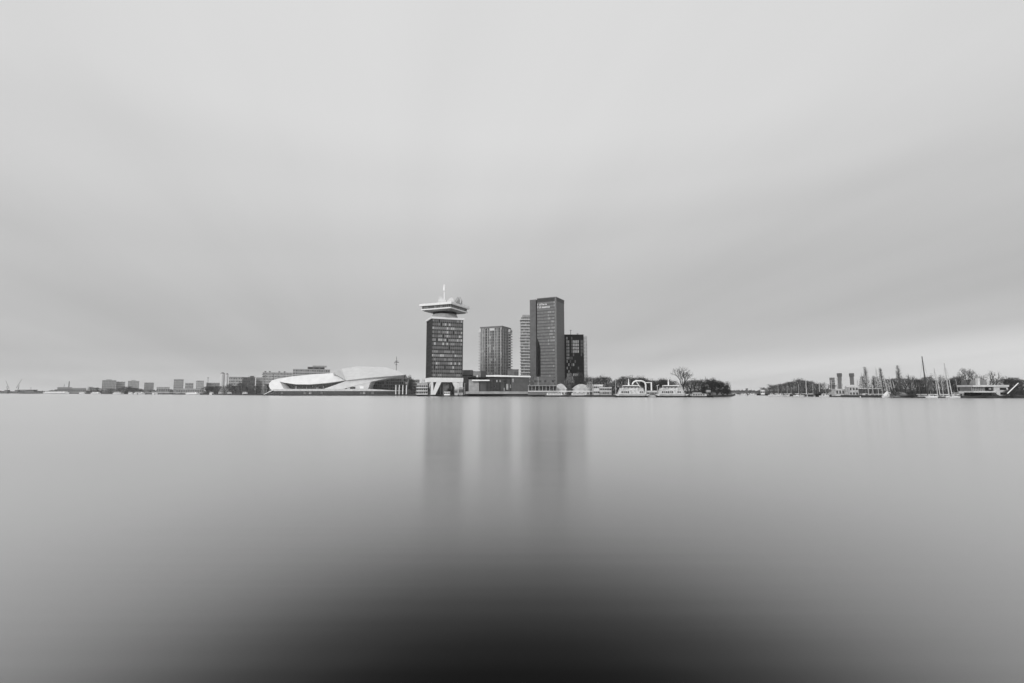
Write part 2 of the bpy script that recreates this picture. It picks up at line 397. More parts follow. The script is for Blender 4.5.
# ---- residential tower with balconies at its corners
def flats():
    W, Dp, th = 30.8, 26.0, R(-25)
    nc = Vector((X(501.8, 620), 620)); ux = Vector((math.cos(th), math.sin(th))); uy = Vector((-math.sin(th), math.cos(th)))
    c = nc - ux*(W/2) + uy*(Dp/2)
    t = thing('apartment_tower', 'mid-height apartment tower with pale vertical strips and balcony ends at both edges', 'tower', (c.x, c.y, LAND), th)
    H = Z(326.4, 620, 500) - LAND
    MB().box(-W/2, W/2, -Dp/2, Dp/2, 0, H).build('wall', mat('taupe_panel', .21, .6), t)
    n = 23; fh = (H-4)/n; rr = random.Random(12)
    for k in range(n):
        mb = MB(); z0 = 3.2+k*fh
        def pick(fc, i):
            u = rr.random()
            if fc == 'f' and i in (3, 10): return 0
            if fc == 'r': return 1 if u < .75 else None
            return 0 if u < .55 else 1 if u < .85 else 2
        ring(mb, W-.4, Dp-.4, z0+.3, z0+fh-.6, 12, 12, 1.05, .25, pick)
        mb.build('window_band', [GLASS, GLASSM, BLIND2], t, mull=MATS['taupe_panel'])
        bl = MB()
        bl.box(-W/2-2.7, -W/2-.02, -Dp/2+.5, -Dp/2+7, z0, z0+1.15)
        bl.box(W/2+.02, W/2+2.7, Dp/2-7, Dp/2-.4, z0, z0+1.15)
        bl.each('balcony', LIGHT, t)
    st = MB()
    for x in (-14.2, -11.9, -9.4, -4.6, -2.2, .2, 5.0, 7.4, 9.8, 13.9): st.box(x-.42, x+.42, -Dp/2-.42, -Dp/2-.02, 2, H-2)
    for y in (-9, -2, 5): st.box(W/2+.02, W/2+.3, y-.3, y+.3, 2, H-2)
    st.each('pilaster_strip', LIGHT, t)
    MB().box(-W/2-.4, W/2+.4, -Dp/2-.4, Dp/2+.4, H, H+.8).build('roof', GREY, t)
    MB().box(-W/2-2.0, -W/2+.8, -Dp/2-.5, -Dp/2+7, H-5.5, H-1.5).build('penthouse_screen', OFFW, t)
    MB().box(W/2-.8, W/2+2.0, Dp/2-7.5, Dp/2+.2, H-5.5, H-1.5).build('penthouse_screen', OFFW, t)
    MB().box(-1, 5, -Dp/2-.5, -Dp/2-.1, H-4.6, H-1.6).build('penthouse_screen', OFFW, t)
flats()

# ---- slim white balcony tower behind
def slat_tower():
    D = 665; x0, x1 = X(520.4, D), X(537, D); W = x1-x0; Dp = 18; H = Z(317, D, 522)-LAND
    t = thing('balcony_tower', 'slim pale tower of stacked balcony slabs half hidden behind the tallest tower', 'tower', ((x0+x1)/2, D+Dp/2, LAND), 0)
    MB().box(-W/2+1.2, W/2-1.2, -Dp/2+1.2, Dp/2-1.2, 0, H).build('wall', MIDL, t)
    n = 26; fh = H/n; rr = random.Random(2)
    for k in range(n):
        a = rr.choice((-.6, 0, .5))
        MB().box(-W/2+.3-abs(a), W/2-.3, -Dp/2-.2+a*.5, Dp/2, k*fh, k*fh+1.25).build('balcony', OFFW, t)
        mb = MB(); ring(mb, W-2.4, Dp-2.4, k*fh+1.3, (k+1)*fh-.25, 8, 6, .5, .06, lambda fc, i: 0 if rr.random() < .7 else 1)
        mb.build('window_band', [BLIND1, BLIND2], t, mull=MIDL)
    MB().box(-W/2+3, W/2, -Dp/2+.5, Dp/2-1, H, H+3).build('penthouse', MIDL, t)
slat_tower()

# ---- black tower
def black_tower():
    D = 650; x0, x1 = X(562, D), X(588.6, D); xm = X(584.3, D)
    Dp = 24; W = x1-x0; cx = (x0+x1)/2; H = Z(335.2, D, 575)-LAND
    t = thing('black_tower', 'black glazed tower with a pale right-hand end wall and two roof masts', 'tower', (cx, D+Dp/2, LAND), 0)
    MB().box(-W/2, xm-cx, -Dp/2, Dp/2, 0, H).build('wall', BLACK, t)
    MB().box(xm-cx, W/2-.8, -Dp/2+.6, Dp/2, 0, H-1).build('end_wall', LIGHT, t)
    n = 17; fh = (H-3)/n; rr = random.Random(21); Wf = xm-cx+W/2; cf = (xm-cx-W/2)/2
    for k in range(n):
        mb = MB()
        def pick(fc, i):
            u = rr.random(); mi = 1 if u < .12 else 0
            if i <= 4: mi = 2 if (i in (3, 4) and u < .75) else 0
            elif 7 <= i <= 10 and 12 <= k <= 15: mi = 2
            elif i == 6 and k >= 12: mi = 1
            elif i >= 12 and 12 <= k <= 15: mi = 1
            if k in (5, 8) and 7 <= i <= 11 and u < .6: mi = 2
            if (k == 3 and i in (6, 7)) or (k == 4 and i in (5, 6)): mi = 3
            return mi
        ring(mb, Wf, Dp, 1.6+k*fh, 1.6+(k+1)*fh-.9, 14, 10, .5, .08, pick, 'f')
        mb.v = [(x+cf, y, z) for x, y, z in mb.v]
        mb.build('window_band', [mat('black_glass', .006, .2, spec=.12), DGREY, BLIND2, LIT], t, mull=BLACK)
        mb = MB(); we = W/2-.8-(xm-cx)
        ring(mb, we, Dp-.6, 1.9+k*fh, 1.9+(k+1)*fh-1.4, 2, 8, .8, .06, lambda fc, i: 0, 'fr')
        mb.v = [(x+(W/2-.8+xm-cx)/2, y+.3, z) for x, y, z in mb.v]
        mb.build('end_window_band', MIDL, t, mull=LIGHT)
    rf = MB().box(-W/2-.2, xm-cx+.2, -Dp/2-.3, Dp/2+.2, H, H+.9).build('roof', BLACK, t)
    for px, yt in ((572.5, 328.8), (579.6, 332.4)):
        a = MB(); x = X(px, D)-cx; h = Z(yt, D, px)-LAND
        a.tube((x,0,H+.9),(x,0,h),.42,.34,5); a.tube((x-1.3,0,h-.6),(x+1.3,0,h-.4),.42,n=4); a.tube((x,-.9,h-1.8),(x,.9,h-1.8),.18,n=4)
        a.build('antenna', GREY, rf)
black_tower()

# ---- film museum: white angular shell over a dark glass front, on a plinth
def museum():
    D = 600; ox = X(335, D)
    t = thing('film_museum', 'long white angular museum with sweeping roof above dark glass on the waterfront', 'museum', (ox, D, LAND), 0)
    def q(pts, dd=0): return [(P(px, py, D+dd).x-ox, P(px, py, D+dd).z-LAND) for px, py in pts]
    # left sweep: wraps round the glass front
    A = [(270.2,386.5),(269.3,383.4),(271.2,380.3),(276,378.7),(290,376.2),(312,373.9),(333,372.6),(346,380.2),(326,383.0),(310,384.4),(296,384.3),(284,382.6),(279.2,381.4),(282.0,384.6),(284.6,388.0),(287.5,390.2),(277,390.6),(272.6,389.4)]
    fa = q(A)[::-1]
    def shift(poly, k): return [(x*(1-.02*k)+1*k, z*(1-.03*k)) for x, z in poly]
    n = len(fa); fv = [(x*1.012-.8, -2+max(0, z-4.5)*.6, z) for x, z in fa] + [(x*.96+2, 30, z*.97) for x, z in fa]
    wl = MB().add(fv, [tuple(range(n)), tuple(range(2*n-1,n-1,-1))] + [((i+1)%n, i, n+i, n+(i+1)%n) for i in range(n)]).build('wall', EYEW, t)
    # high roof: slopes up and back from the eave to the ridge
    eave = [(333,372.7),(346,380.2),(372,377.5),(404.2,375.0)]
    e3 = [P(px, py, D-1) for px, py in eave]
    ridge = [P(334,372.1,D+18), P(341.5,368.9,D+38), P(357,366.3,D+48), P(386,367.3,D+45), P(399,371.2,D+26)]
    vs = [Vector((p.x-ox, p.y-D, p.z-LAND)) for p in e3+ridge]
    low = [Vector((v.x, v.y+3, v.z-1.2)) for v in vs[:4]] + [Vector((v.x, v.y+3, vs[3].z-4)) for v in vs[4:]]
    top = [(0,1,5,4),(1,2,6,5),(2,7,6),(2,3,8,7)]
    order = [0,1,2,3,8,7,6,5,4]; side = [(order[(i+1)%9], order[i], order[i]+9, order[(i+1)%9]+9) for i in range(9)]
    MB().add(vs+low, top+side+[tuple(o+9 for o in order[::-1])]).build('roof', mat('roof_panel_grey', .63, .45, vary=.05, scale=.15), t)
    B = [(281,383),(296,384.4),(310,384.5),(326,383.2),(346,380.6),(330,390),(286,390)]
    fg = MB().slab(q(B)[::-1], 12, 24).build('foyer_glazing', GLASS, t)
    fr = MB()
    for px in range(287, 338, 4):
        x, z1 = q([(px, 384.3 if px < 322 else 384.3-(px-322)*.12)])[0]; z0 = q([(px, 389.7)])[0][1]
        fr.box(x-.14, x+.14, 11.6, 11.98, z0, z1)
    fr.each('glazing_bar', GREY, fg)
    rr = random.Random(8); it = MB()
    for px, w_, y0, y1 in ((292,.8,386,389),(303,.6,386.5,389),(313.6,1.5,387.3,389.3),(320,.6,386,388.6),(309,.5,385.6,387)):
        (x, z1), (_, z0) = q([(px, y0), (px, y1)]); it.box(x-w_, x+w_, 11.3, 11.59, z0, z1)
    it.each('lit_pane', BLIND2, fg)
    # folded lower wing in front
    C = [(322.5,389.7),(345.5,381.0),(372,378.2),(404,375.6),(384,378.8),(371,381.6),(352,386.6),(341,389.7)]
    qc = q(C)[::-1]; n = len(qc); cv = [(x, -5+z*.42, z) for x, z in qc] + [(x, 24, z) for x, z in qc]
    MB().add(cv, [tuple(range(n)), tuple(range(2*n-1,n-1,-1))] + [((i+1)%n, i, n+i, n+(i+1)%n) for i in range(n)]).build('canopy', EYEG, t)
    Dw = [(341,389.7),(352,386.8),(371,381.8),(369.3,386),(368,389.7)]
    MB().slab(q(Dw)[::-1], -1, 18).build('wing_wall', EYEG, t)
    for (a, b_, y0, y1, mm) in ((350.3,355.6,386.8,388.9,GLASS),(345.4,347.4,387.6,388.9,GLASS),(360.2,363.8,386.4,388.6,WHITE)):
        (x0, z1), (x1, z0) = q([(a, y0), (b_, y1)]); MB().box(x0, x1, -1.25, -.9, z0, z1).build('window', mm, t)
    # terrace and plinth
    (xa, zt_), (xb, zb_) = q([(277,389.0),(371,391.1)])
    xr = q([(398,391.3)])[0][0]
    MB().slab([(xa,zb_),(xr,zb_),(xr,zb_+.25),(xb,zt_),(xa,zt_)], -9, 40).build('terrace', OFFW, t)
    xl = q([(275,391)])[0][0]
    pb = MB(); pb.box(xl, xr+2, -7, 42, -1.4, zb_); plinth = pb.build('plinth', DARK, t)
    pg = MB(); rr = random.Random(77); n = 44
    for i in range(n):
        x0 = xl + (xr-xl)*i/n; u = rr.random()
        pg.box(x0+.25, x0+(xr-xl)/n-.25, -7.2, -6.98, .3, zb_-.5, 0 if u < .82 else 1 if u < .95 else 2)
    pg.each('plinth_window', [GLASS, BLIND1, BLIND2], plinth)
    (x0, z0), (x1, z1) = q([(267.4,394.2),(276.5,389.6)])
    MB().slab([(x0,z0-.6),(x1,z1-1.0),(x1,z1),(x0,z0)], -9, -5.5).build('ramp', WHITE, t)
museum()

# brick apartment block right behind the museum
t = block('brick_apartments', 'dark gridded apartment block behind the low end of the white museum', 'building', 371, 405.5, 374.6, 660, 22, GREY, GLASS, 6, 16, winh=.62, gap=.8)
t = block('round_shoulder_block', 'small pale gabled block between the museum and the lookout tower', 'building', 409, 417, 379.5, 640, 16, MIDL, GLASSM, 5, 5)
def pavilion():
    D = 515; x0, x1 = X(416.8, D), X(427.6, D); W = x1-x0; Dp = 9; H = Z(383, D, 422)-LAND
    t = thing('waterside_pavilion', 'small white pavilion with stacked balconies at the foot of the lookout tower', 'pavilion', ((x0+x1)/2, D+5, LAND))
    MB().box(-W/2, W/2, -Dp/2, Dp/2, 0, H-.4).build('wall', LIGHT, t)
    MB().box(-W/2-.5, W/2+.5, -Dp/2-.5, Dp/2+.5, H-.4, H).build('roof', OFFW, t)
    for k in range(3):
        MB().box(-W/2-.3, W/2+.3, -Dp/2-1.6, -Dp/2, .2+k*3.4, .8+k*3.4).build('balcony', WHITE, t)
        mb = MB(); ring(mb, W, Dp, 1.1+k*3.3, 2.9+k*3.3, 5, 4, .6, .06, lambda fc, i: 0); mb.build('window_band', GLASS, t, mull=LIGHT)
pavilion()
for k, px in enumerate((395.6, 399.0, 402.6, 406.2)):
    D = 585; x = X(px, D); h = Z(385.4, D, px)-LAND
    o = MB().tube((0,0,0),(0,0,h),.62,.55,10).tube((0,0,h),(0,0,h+.5),.7,.3,10).build('mooring_post', WHITE, None, (x, D+1.2, LAND))
    tag(o, 'thick white post in the row of four at the tail of the museum terrace', 'post', 'white posts by the museum terrace')

# low cultural hall beside the lookout tower
def hall():
    D = 495; ox = X(505, D)
    t = thing('low_hall', 'low dark hall with a long thin white roof edge under the apartment tower', 'building', (ox, D, LAND))
    def bx(name, a, b, y1, y0, d0, d1, mt):
        xa, xb = X(a, D)-ox, X(b, D)-ox
        return MB().box(xa, xb, d0, d1, max(Z(y0, D)-LAND, -.2), Z(y1, D)-LAND).build(name, mt, t)
    bx('wall', 479.2, 529.5, 377.4, 395, 2, 24, DARK)
    bx('wing_wall', 511.3, 529.2, 377.3, 391.6, .6, 2.0, mat('slate_render', .085, .7))
    xa, xb = X(486, D)-ox, X(530.8, D)-ox
    MB().slab([(xa, Z(376.6, D)-LAND), (xb, Z(377.3, D)-LAND), (xb, Z(376.2, D)-LAND), (xa+10, Z(375.0, D)-LAND), (xa, Z(375.3, D)-LAND)], -1.2, 25).build('roof', WHITE, t)
    bx('stair_head', 480.4, 486.0, 370.8, 377.4, 4, 12, DARK)
    bx('side_roof', 468.0, 487.0, 377.2, 378.9, -.5, 20, BLACK)
    bx('white_annexe', 468.6, 478.9, 379.2, 392, 1, 14, MIDL)
    bx('canopy', 472.0, 489.6, 379.8, 381.0, -2.5, 1, WHITE)
    bx('drain_stack', 476.4, 477.7, 375.0, 379.4, 1.0, 1.8, OFFW)
    rr = random.Random(6)
    for a in range(480, 511, 3):
        u = rr.random()
        bx('window', a+.2, a+2.7, 381.6 if a < 490 else 379.4, 391.0, 1.7, 1.98, GLASS if u < .75 else GLASSM)
    for a, b, y1, y0 in ((496.2,497.4,379.8,382.0),(499.4,500.8,379.8,382.0),(506.2,508.2,384,389.6),(503.8,504.6,387.8,391),(510.0,510.8,384.6,388),(512.4,513.8,378.6,382.2)):
        bx('lit_panel', a, b, y1, y0, .1 if a > 511 else 1.4, .5 if a > 511 else 1.65, BLIND2)
    bx('quay_terrace', 466.5, 528.5, 391.4, 393.9, -10, 1.9, MIDL)
    bx('terrace_base', 467.5, 527.5, 393.9, 396, -9, 1.5, BLACK)
    return t
hall()
def pod():
    D = 540; x0, x1 = X(462.6, D), X(472, D); W = x1-x0; H = Z(370.0, D, 467)-LAND
    t = thing('grey_pod', 'grey block with a rounded corner beside the lookout tower shaft', 'building', ((x0+x1)/2, D+8, LAND))
    MB().prism([(-W/2,-8),(W/2-2,-8),(W/2-.6,-7.4),(W/2,-6),(W/2,8),(-W/2,8)], 0, H).build('wall', GREY, t)
    MB().box(-W/2-.2, W/2+.2, -8.2, 8.2, H*.76, H*.80).build('string_course', DARK, t)
    MB().box(-W/2, W/2+3.0, -7.5, 7.5, H*.66, H*.76).build('side_roof', DGREY, t)
pod()
block('pale_block', 'pale blank block showing between the grey pod and the dark hall', 'building', 470, 481, 371.2, 620, 12, LIGHT)
block('grey_extension', 'grey box at the foot of the apartment tower next to the white roof edge', 'building', 507.4, 518.6, 369.3, 600, 16, GREY, DGREY, 3, 5)
block('podium', 'low grey sloping podium under the tallest tower', 'building', 534, 554.2, 376.6, 560, 20, mat('podium_panel', .15, .6), GLASSM, 2, 8, winh=.25)

# kiosks and clutter on the tower quay
for a, b_, yt, D, wl, lab in ((454.5,458,388.6,494,LIGHT,'small pale kiosk between the white tower leg and the hall'), (459.0,463.2,387.2,495,MIDL,'grey kiosk with flat roof against the pale annexe of the hall'), (444.0,449.8,391.6,490,WHITE,'low white kiosk standing under the lookout tower')):
    block('kiosk', lab, 'kiosk', a, b_, yt, D, 4, wl, GLASS, 1, 3, roof=OFFW, roof_h=.3, winh=.45)
for px, yt, lab in ((457.6,384.5,'slim lamp post by the kiosks left of the hall'),(464.6,383.5,'slim lamp post in front of the grey pod'),(538.2,377.6,'tall pale lamp post over the ferry shelter'),(592.4,376.0,'tall pale lamp post beside the white marquee end'),(616.0,378.4,'tall pale lamp post at the bow of the ferry with the gantry')):
    D = 470 if px > 500 else 492
    if px > 600: D = 436
    x = X(px, D); h = Z(yt, D, px)-LAND
    t = thing('lamp_post', lab, 'lamp post', (x, D+1, LAND), 0, 'lamp posts on the quay')
    po = MB().tube((0,0,0),(0,0,h),.24,.16,6).build('post', MAST, t)
    MB().box(-.5,.5,-.25,.25,h,h+.25).build('lamp_head', OFFW, po)

# ------------------------------------------------------------------ far left bank
far = [  # name, label, px0, px1, ytop, D, depth, wall, floors, bays
 ('warehouse','long low dark warehouse on the far left bank behind the white ferry',57.2,72,387.2,1330,40,DGREY,1,10),
 ('warehouse','second low warehouse with sloping end, right of the long dark one',71.6,86,387.9,1300,40,GREY,1,8),
 ('apartment_block','large grey apartment block at the far left end of the city',101.5,115.4,380.2,1150,40,GREY,7,9),
 ('apartment_block','paler apartment block adjoining the large grey one on the far bank',115.6,124.6,381.6,1170,40,MIDL,6,7),
 ('apartment_block','broad pale apartment block above the dark trees, far left bank',127.4,138.6,380.9,1080,40,MIDL,6,8),
 ('apartment_block','squat dark apartment block standing alone before the low shed',143.8,153.4,382.6,1000,30,DGREY,5,7),
 ('shed','low pale shed with a flat roof between two apartment blocks',156.5,169.5,387.0,980,30,LIGHT,1,6),
 ('apartment_block','tall square grey block carried on a narrow stem above the jetty',173.2,183.0,379.2,900,22,GREY,6,6),
 ('apartment_block','smallest grey block, between the stemmed block and the pale tapered one',184.8,193.0,383.0,900,22,GREY,4,5),
 ('apartment_block','pale narrow block beside the first clump of dark trees',195.6,203.4,380.6,880,22,MIDL,6,5),
 ('terrace_of_houses','row of grey houses rising behind the dark trees of the far bank',206,221,382.8,900,24,CONC,4,9),
 ('office_block','wide pale office block with a dark roof edge left of the dark brick block',228.4,243,377.0,820,30,LIGHT,6,9),
 ('brick_block','dark brick block with a stepped roof left of the museum',241.6,254.6,377.2,760,24,mat('dark_brick', .11, .85),6,8),
 ('pale_flats','long pale block of flats rising behind the rounded end of the museum',262,292,372.4,760,24,LIGHT,8,20),
 ('roof_block','dark flat-roofed block showing above the white museum roof',292.4,329.5,369.2,720,24,GREY,9,16),
 ('end_flats','slim pale block of flats between the brick block and the pole mast',255.6,262,377.4,790,20,LIGHT,6,5),
 ('low_store','long low pale store behind the jetty under the three grey blocks',176,204,388.6,860,20,LIGHT,1,12),
]
for (nm, lab, a, b_, yt, D, dp, wl, fl, by) in far:
    wl = {DGREY: mat('hazed_panel', .33, .75), GREY: mat('hazed_pale_panel', .40, .75), CONC: MIDL, MIDL: LIGHT}.get(wl, wl)  # walls paled: distance haze is put into their colour
    t = block(nm, lab, 'building', a, b_, yt, D, dp, wl, mat('hazed_glass', .17, .3) if D > 850 else GLASSM, fl, by, winh=.45, gap=1.0, roof=DGREY if nm in ('office_block',) else None)  # farthest panes paled the same way, haze in the colour
    W = (X(b_, D)-X(a, D))*.9; h = Z(yt, D, (a+b_)/2)-LAND
    if nm == 'roof_block':
        MB().box(-W/2+.2, -W/2+13, -9, 9, h, h-.01+.02).build('roof_step', GREY, t)
        MB().box(-W*.12, W*.36, -8, 8, h, h+3.6).build('penthouse', GREY, t); MB().box(W*.02, W*.42, -6, 6, h+3.6, h+5.6).build('plant_room', MIDL, t)
        for k in range(3): MB().box(-W*.1+k*8, -W*.1+k*8+6, -8.2, -7.9, h+.8, h+2.6).build('penthouse_window', GLASS, t)
    if nm == 'brick_block':
        MB().box(W*.1, W*.4, -6, 4, h, h+2.2).build('roof_hut', BRICK, t)
        MB().box(-W*.05, W*.06, -6, -4, h, h+3.0).build('chimney', OFFW, t); MB().box(W*.42, W*.5, -6, -4, h, h+3.0).build('chimney', OFFW, t)
    if nm == 'warehouse' and a < 60:
        MB().tube((W*.22,0,h),(W*.22,0,h+16),1.2,1.0,8).build('chimney', GREY, t)
        MB().tube((-W*.05,0,h),(-W*.05,0,h+9),.5,.4,6).build('vent_pipe', GREY, t)
    if nm == 'apartment_block' and int(a) in (101, 127):
        MB().box(-W*.2, W*.15, -5, 5, h, h+2.2).build('plant_room', wl, t)
    if nm == 'pale_flats':
        for k in (-.45,-.3,.02,.2): MB().box(W*k, W*k+2.4, -6, -3, h, h+2.0).build('plant_room', GREY, t)

# twin towers beyond the marina
for a, b_, lab in ((838.2,843.4,'first of two slim grey towers beyond the marina, nearer the treeline'),(850.4,855.6,'second of two slim grey towers, rising over the pale two-storey houseboat')):
    D = 900; x0, x1 = X(a, D), X(b_, D); phi = math.atan2(x0, D); W = (x1-x0)*math.cos(phi); H = Z(373.2, D, a)-LAND
    t = thing('slim_tower', lab, 'tower', ((x0+x1)/2+6*math.sin(phi), D+6, LAND), -phi, 'pair of slim towers')
    MB().box(-W/2*.8, W/2*.8, -6, 6, 0, H-6).build('wall', GREY, t)
    MB().box(-W/2, W/2, -7, 7, H-6, H).build('tower_head', DGREY, t)
    for k in range(8):
        mb = MB(); ring(mb, W*.8, 12, 2+k*(H-8)/8, 2+k*(H-8)/8+1.8, 5, 5, .8, .06, lambda fc, i: 0); mb.build('window_band', GLASSM, t, mull=GREY)
block('grey_flats', 'stepped grey flats behind masts, just before the two slim towers', 'building', 830.2,835.4,377.6,860,14,CONC,GLASSM,7,4)
block('grey_flats', 'low grey flats filling the gap between the two slim towers', 'building', 845.4,849.4,386.0,820,14,CONC,GLASSM,4,5)

# ------------------------------------------------------------------ poles, cranes and masts ashore
def pole(px, y1, D, r, label, cat='mast', name='mast', mt=GREY, lean=0, cross=(), y0=None):
    p = P(px, y1, D); h = p.z-LAND
    t = thing(name, label, cat, (p.x+lean, D, LAND))
    po = MB().tube((0,0,0),(-lean,0,h),r,r*.55,7).build('pole', mt, t)
    for zz, l in cross: MB().tube((-l-lean*zz,0,h*zz),(l-lean*zz,0,h*zz+l*.25),r*.9,n=5).build('crossarm', mt, po)
    return t
pole(263.3,373.8,640,.45,'dark double-armed pole mast left of the museum end',cross=((.97,1.6),(.86,1.4)))
pole(265.2,375.0,642,.4,'plain pole mast in the gap just left of the museum',cross=((.96,1.0),))
pole(273.6,373.6,700,.5,'short pole mast with one arm above the museum bulge',cross=((.97,1.6),))
pole(208.2,377.4,880,.5,'slim mast with a dark tip above the houses of the far bank',cross=((.97,1.3),))
pole(396.6,356.6,720,.55,'tall cross-armed mast standing above the tail of the museum roof',cross=((.83,3.6),(.87,2.2),(.78,1.4)),mt=DGREY)
for a, b_, yt, lab in ((219.6,223.8,373.6,'broad white silo behind the far bank trees, the taller of two'),(225.0,227.4,374.4,'narrow white silo next to the broad one')):
    D = 870; W = X(b_, D)-X(a, D); h = Z(yt, D, a)-LAND
    t = thing('silo', lab, 'silo', (X((a+b_)/2, D), D, LAND), 0, 'white silos')
    MB().prism(circ(W/2, 18), 0, h).build('shell', OFFW, t); MB().prism(circ(W/2*1.02, 18), h, h+2, 0, circ(W/5, 18)).build('cap', GREY, t)
for px, yt, lab, lean in ((1.0,380.4,'pale crane at the very left edge of the far bank',-8),(11.6,379.0,'pale leaning crane next to the low pier on the far bank',9)):
    D = 1370; p = P(px, yt, D); h = p.z-LAND
    t = thing('harbour_crane', lab, 'crane', (p.x, D+20, LAND), 0, 'harbour cranes')
    MB().box(-4,4,-4,4,0,8).build('cab', GREY, t)
    MB().tube((0,0,6),(lean*.3,0,h*.55),1.2,.9,6).build('tower', LIGHT, t)
    MB().tube((-lean*.5,0,h*.35),(lean*.9,0,h),.9,.5,6).build('jib', LIGHT, t)

# ------------------------------------------------------------------ boats
def hull(L, B, h, bow=.28, stern=.8, n=9):
    rings = []
    for k in range(n):
        u = k/(n-1); x = -L/2 + L*u
        wdt = B/2*(1 - max(0, (u-(1-bow))/bow)**2*.96) * (stern + (1-stern)*min(1, u/.25))
        sh = h*(1+.28*max(0, u-.5)*2*max(0,u-.5)); 
        rings.append([(x, -wdt*.62, -.35), (x+.02, wdt*.62, -.35), (x, wdt, sh*.6), (x, wdt*.98, sh), (x, -wdt*.98, sh), (x, -wdt, sh*.6)])
    return MB().loft(rings)
def sail_boat(px, D, L, ytop, label, heading=0, hm=WHITE, mm=MAST, cover=True, mr=.16, lean=0, furled=False):
    x = X(px, D); h = Z(ytop, D, px)
    t = thing('sailing_boat', label, 'sailing boat', (x, D, 0), heading, 'sailing boats in the marina')
    hull(L, L*.3, 1.05).build('hull', hm, t)
    MB().prism([(-L*.22,-L*.09),(L*.16,-L*.07),(L*.22,0),(L*.16,L*.07),(-L*.22,L*.09)], 1.05, 1.7, 0, [(-L*.2,-L*.07),(L*.1,-L*.05),(L*.14,0),(L*.1,L*.05),(-L*.2,L*.07)]).build('cabin', OFFW, t)
    ca, sa = math.cos(-heading), math.sin(-heading)
    ma = MB().tube((L*.08,0,.9),(L*.08+lean*ca,lean*sa,h),mr*1.25,mr*.8,7).build('mast', mm, t)
    MB().tube((L*.08,0,2.3),(-L*.36,0,2.4),.1,n=5).build('boom', mm, ma)
    if cover: MB().tube((L*.06,0,2.55),(-L*.34,0,2.6),.32,.2,7).build('sail_cover', CANVAS if not furled else WHITE, ma)
    if furled: MB().tube((L*.3,0,1.5),(L*.1,0,h*.8),.30,.10,6).build('furled_sail', CANVAS, ma)
    rg = MB()
    for e in ((L*.48,0,1.3),(-L*.48,0,1.2),(L*.05,L*.13,1.1),(L*.05,-L*.13,1.1)): rg.tube(e,(L*.08+lean*ca*.95,lean*sa*.95,h*.95),.045,n=3)
    rg.build('rigging', GREY, ma)
    return t
def motor_boat(px, D, L, label, heading=0, hm=WHITE, cab=OFFW, cabh=1.6, canopy=False, group='motor boats moored along the bank'):
    t = thing('motor_boat', label, 'motor boat', (X(px, D), D, 0), heading, group)
    hull(L, L*.32, 1.1).build('hull', hm, t)
    c = MB(); c.prism([(-L*.28,-L*.11),(L*.12,-L*.11),(L*.2,0),(L*.12,L*.11),(-L*.28,L*.11)], 1.1, 1.1+cabh, 0, [(-L*.26,-L*.09),(L*.02,-L*.09),(L*.08,0),(L*.02,L*.09),(-L*.26,L*.09)])
    cb_ = c.build('cabin', CANVAS if canopy else cab, t)
    if not canopy:
        wn = MB()
        for s in (-1, 1):
            for k in range(3): wn.box(-L*.22+k*L*.09, -L*.22+k*L*.09+L*.07, s*L*.105-.04, s*L*.105+.04, 1.1+cabh*.35, 1.1+cabh*.75)
        wn.each('window', GLASS, cb_)
        MB().tube((-L*.1,0,1.1+cabh),(-L*.1,0,1.1+cabh+2),.06,n=4).build('mast', MAST, t)
    return t

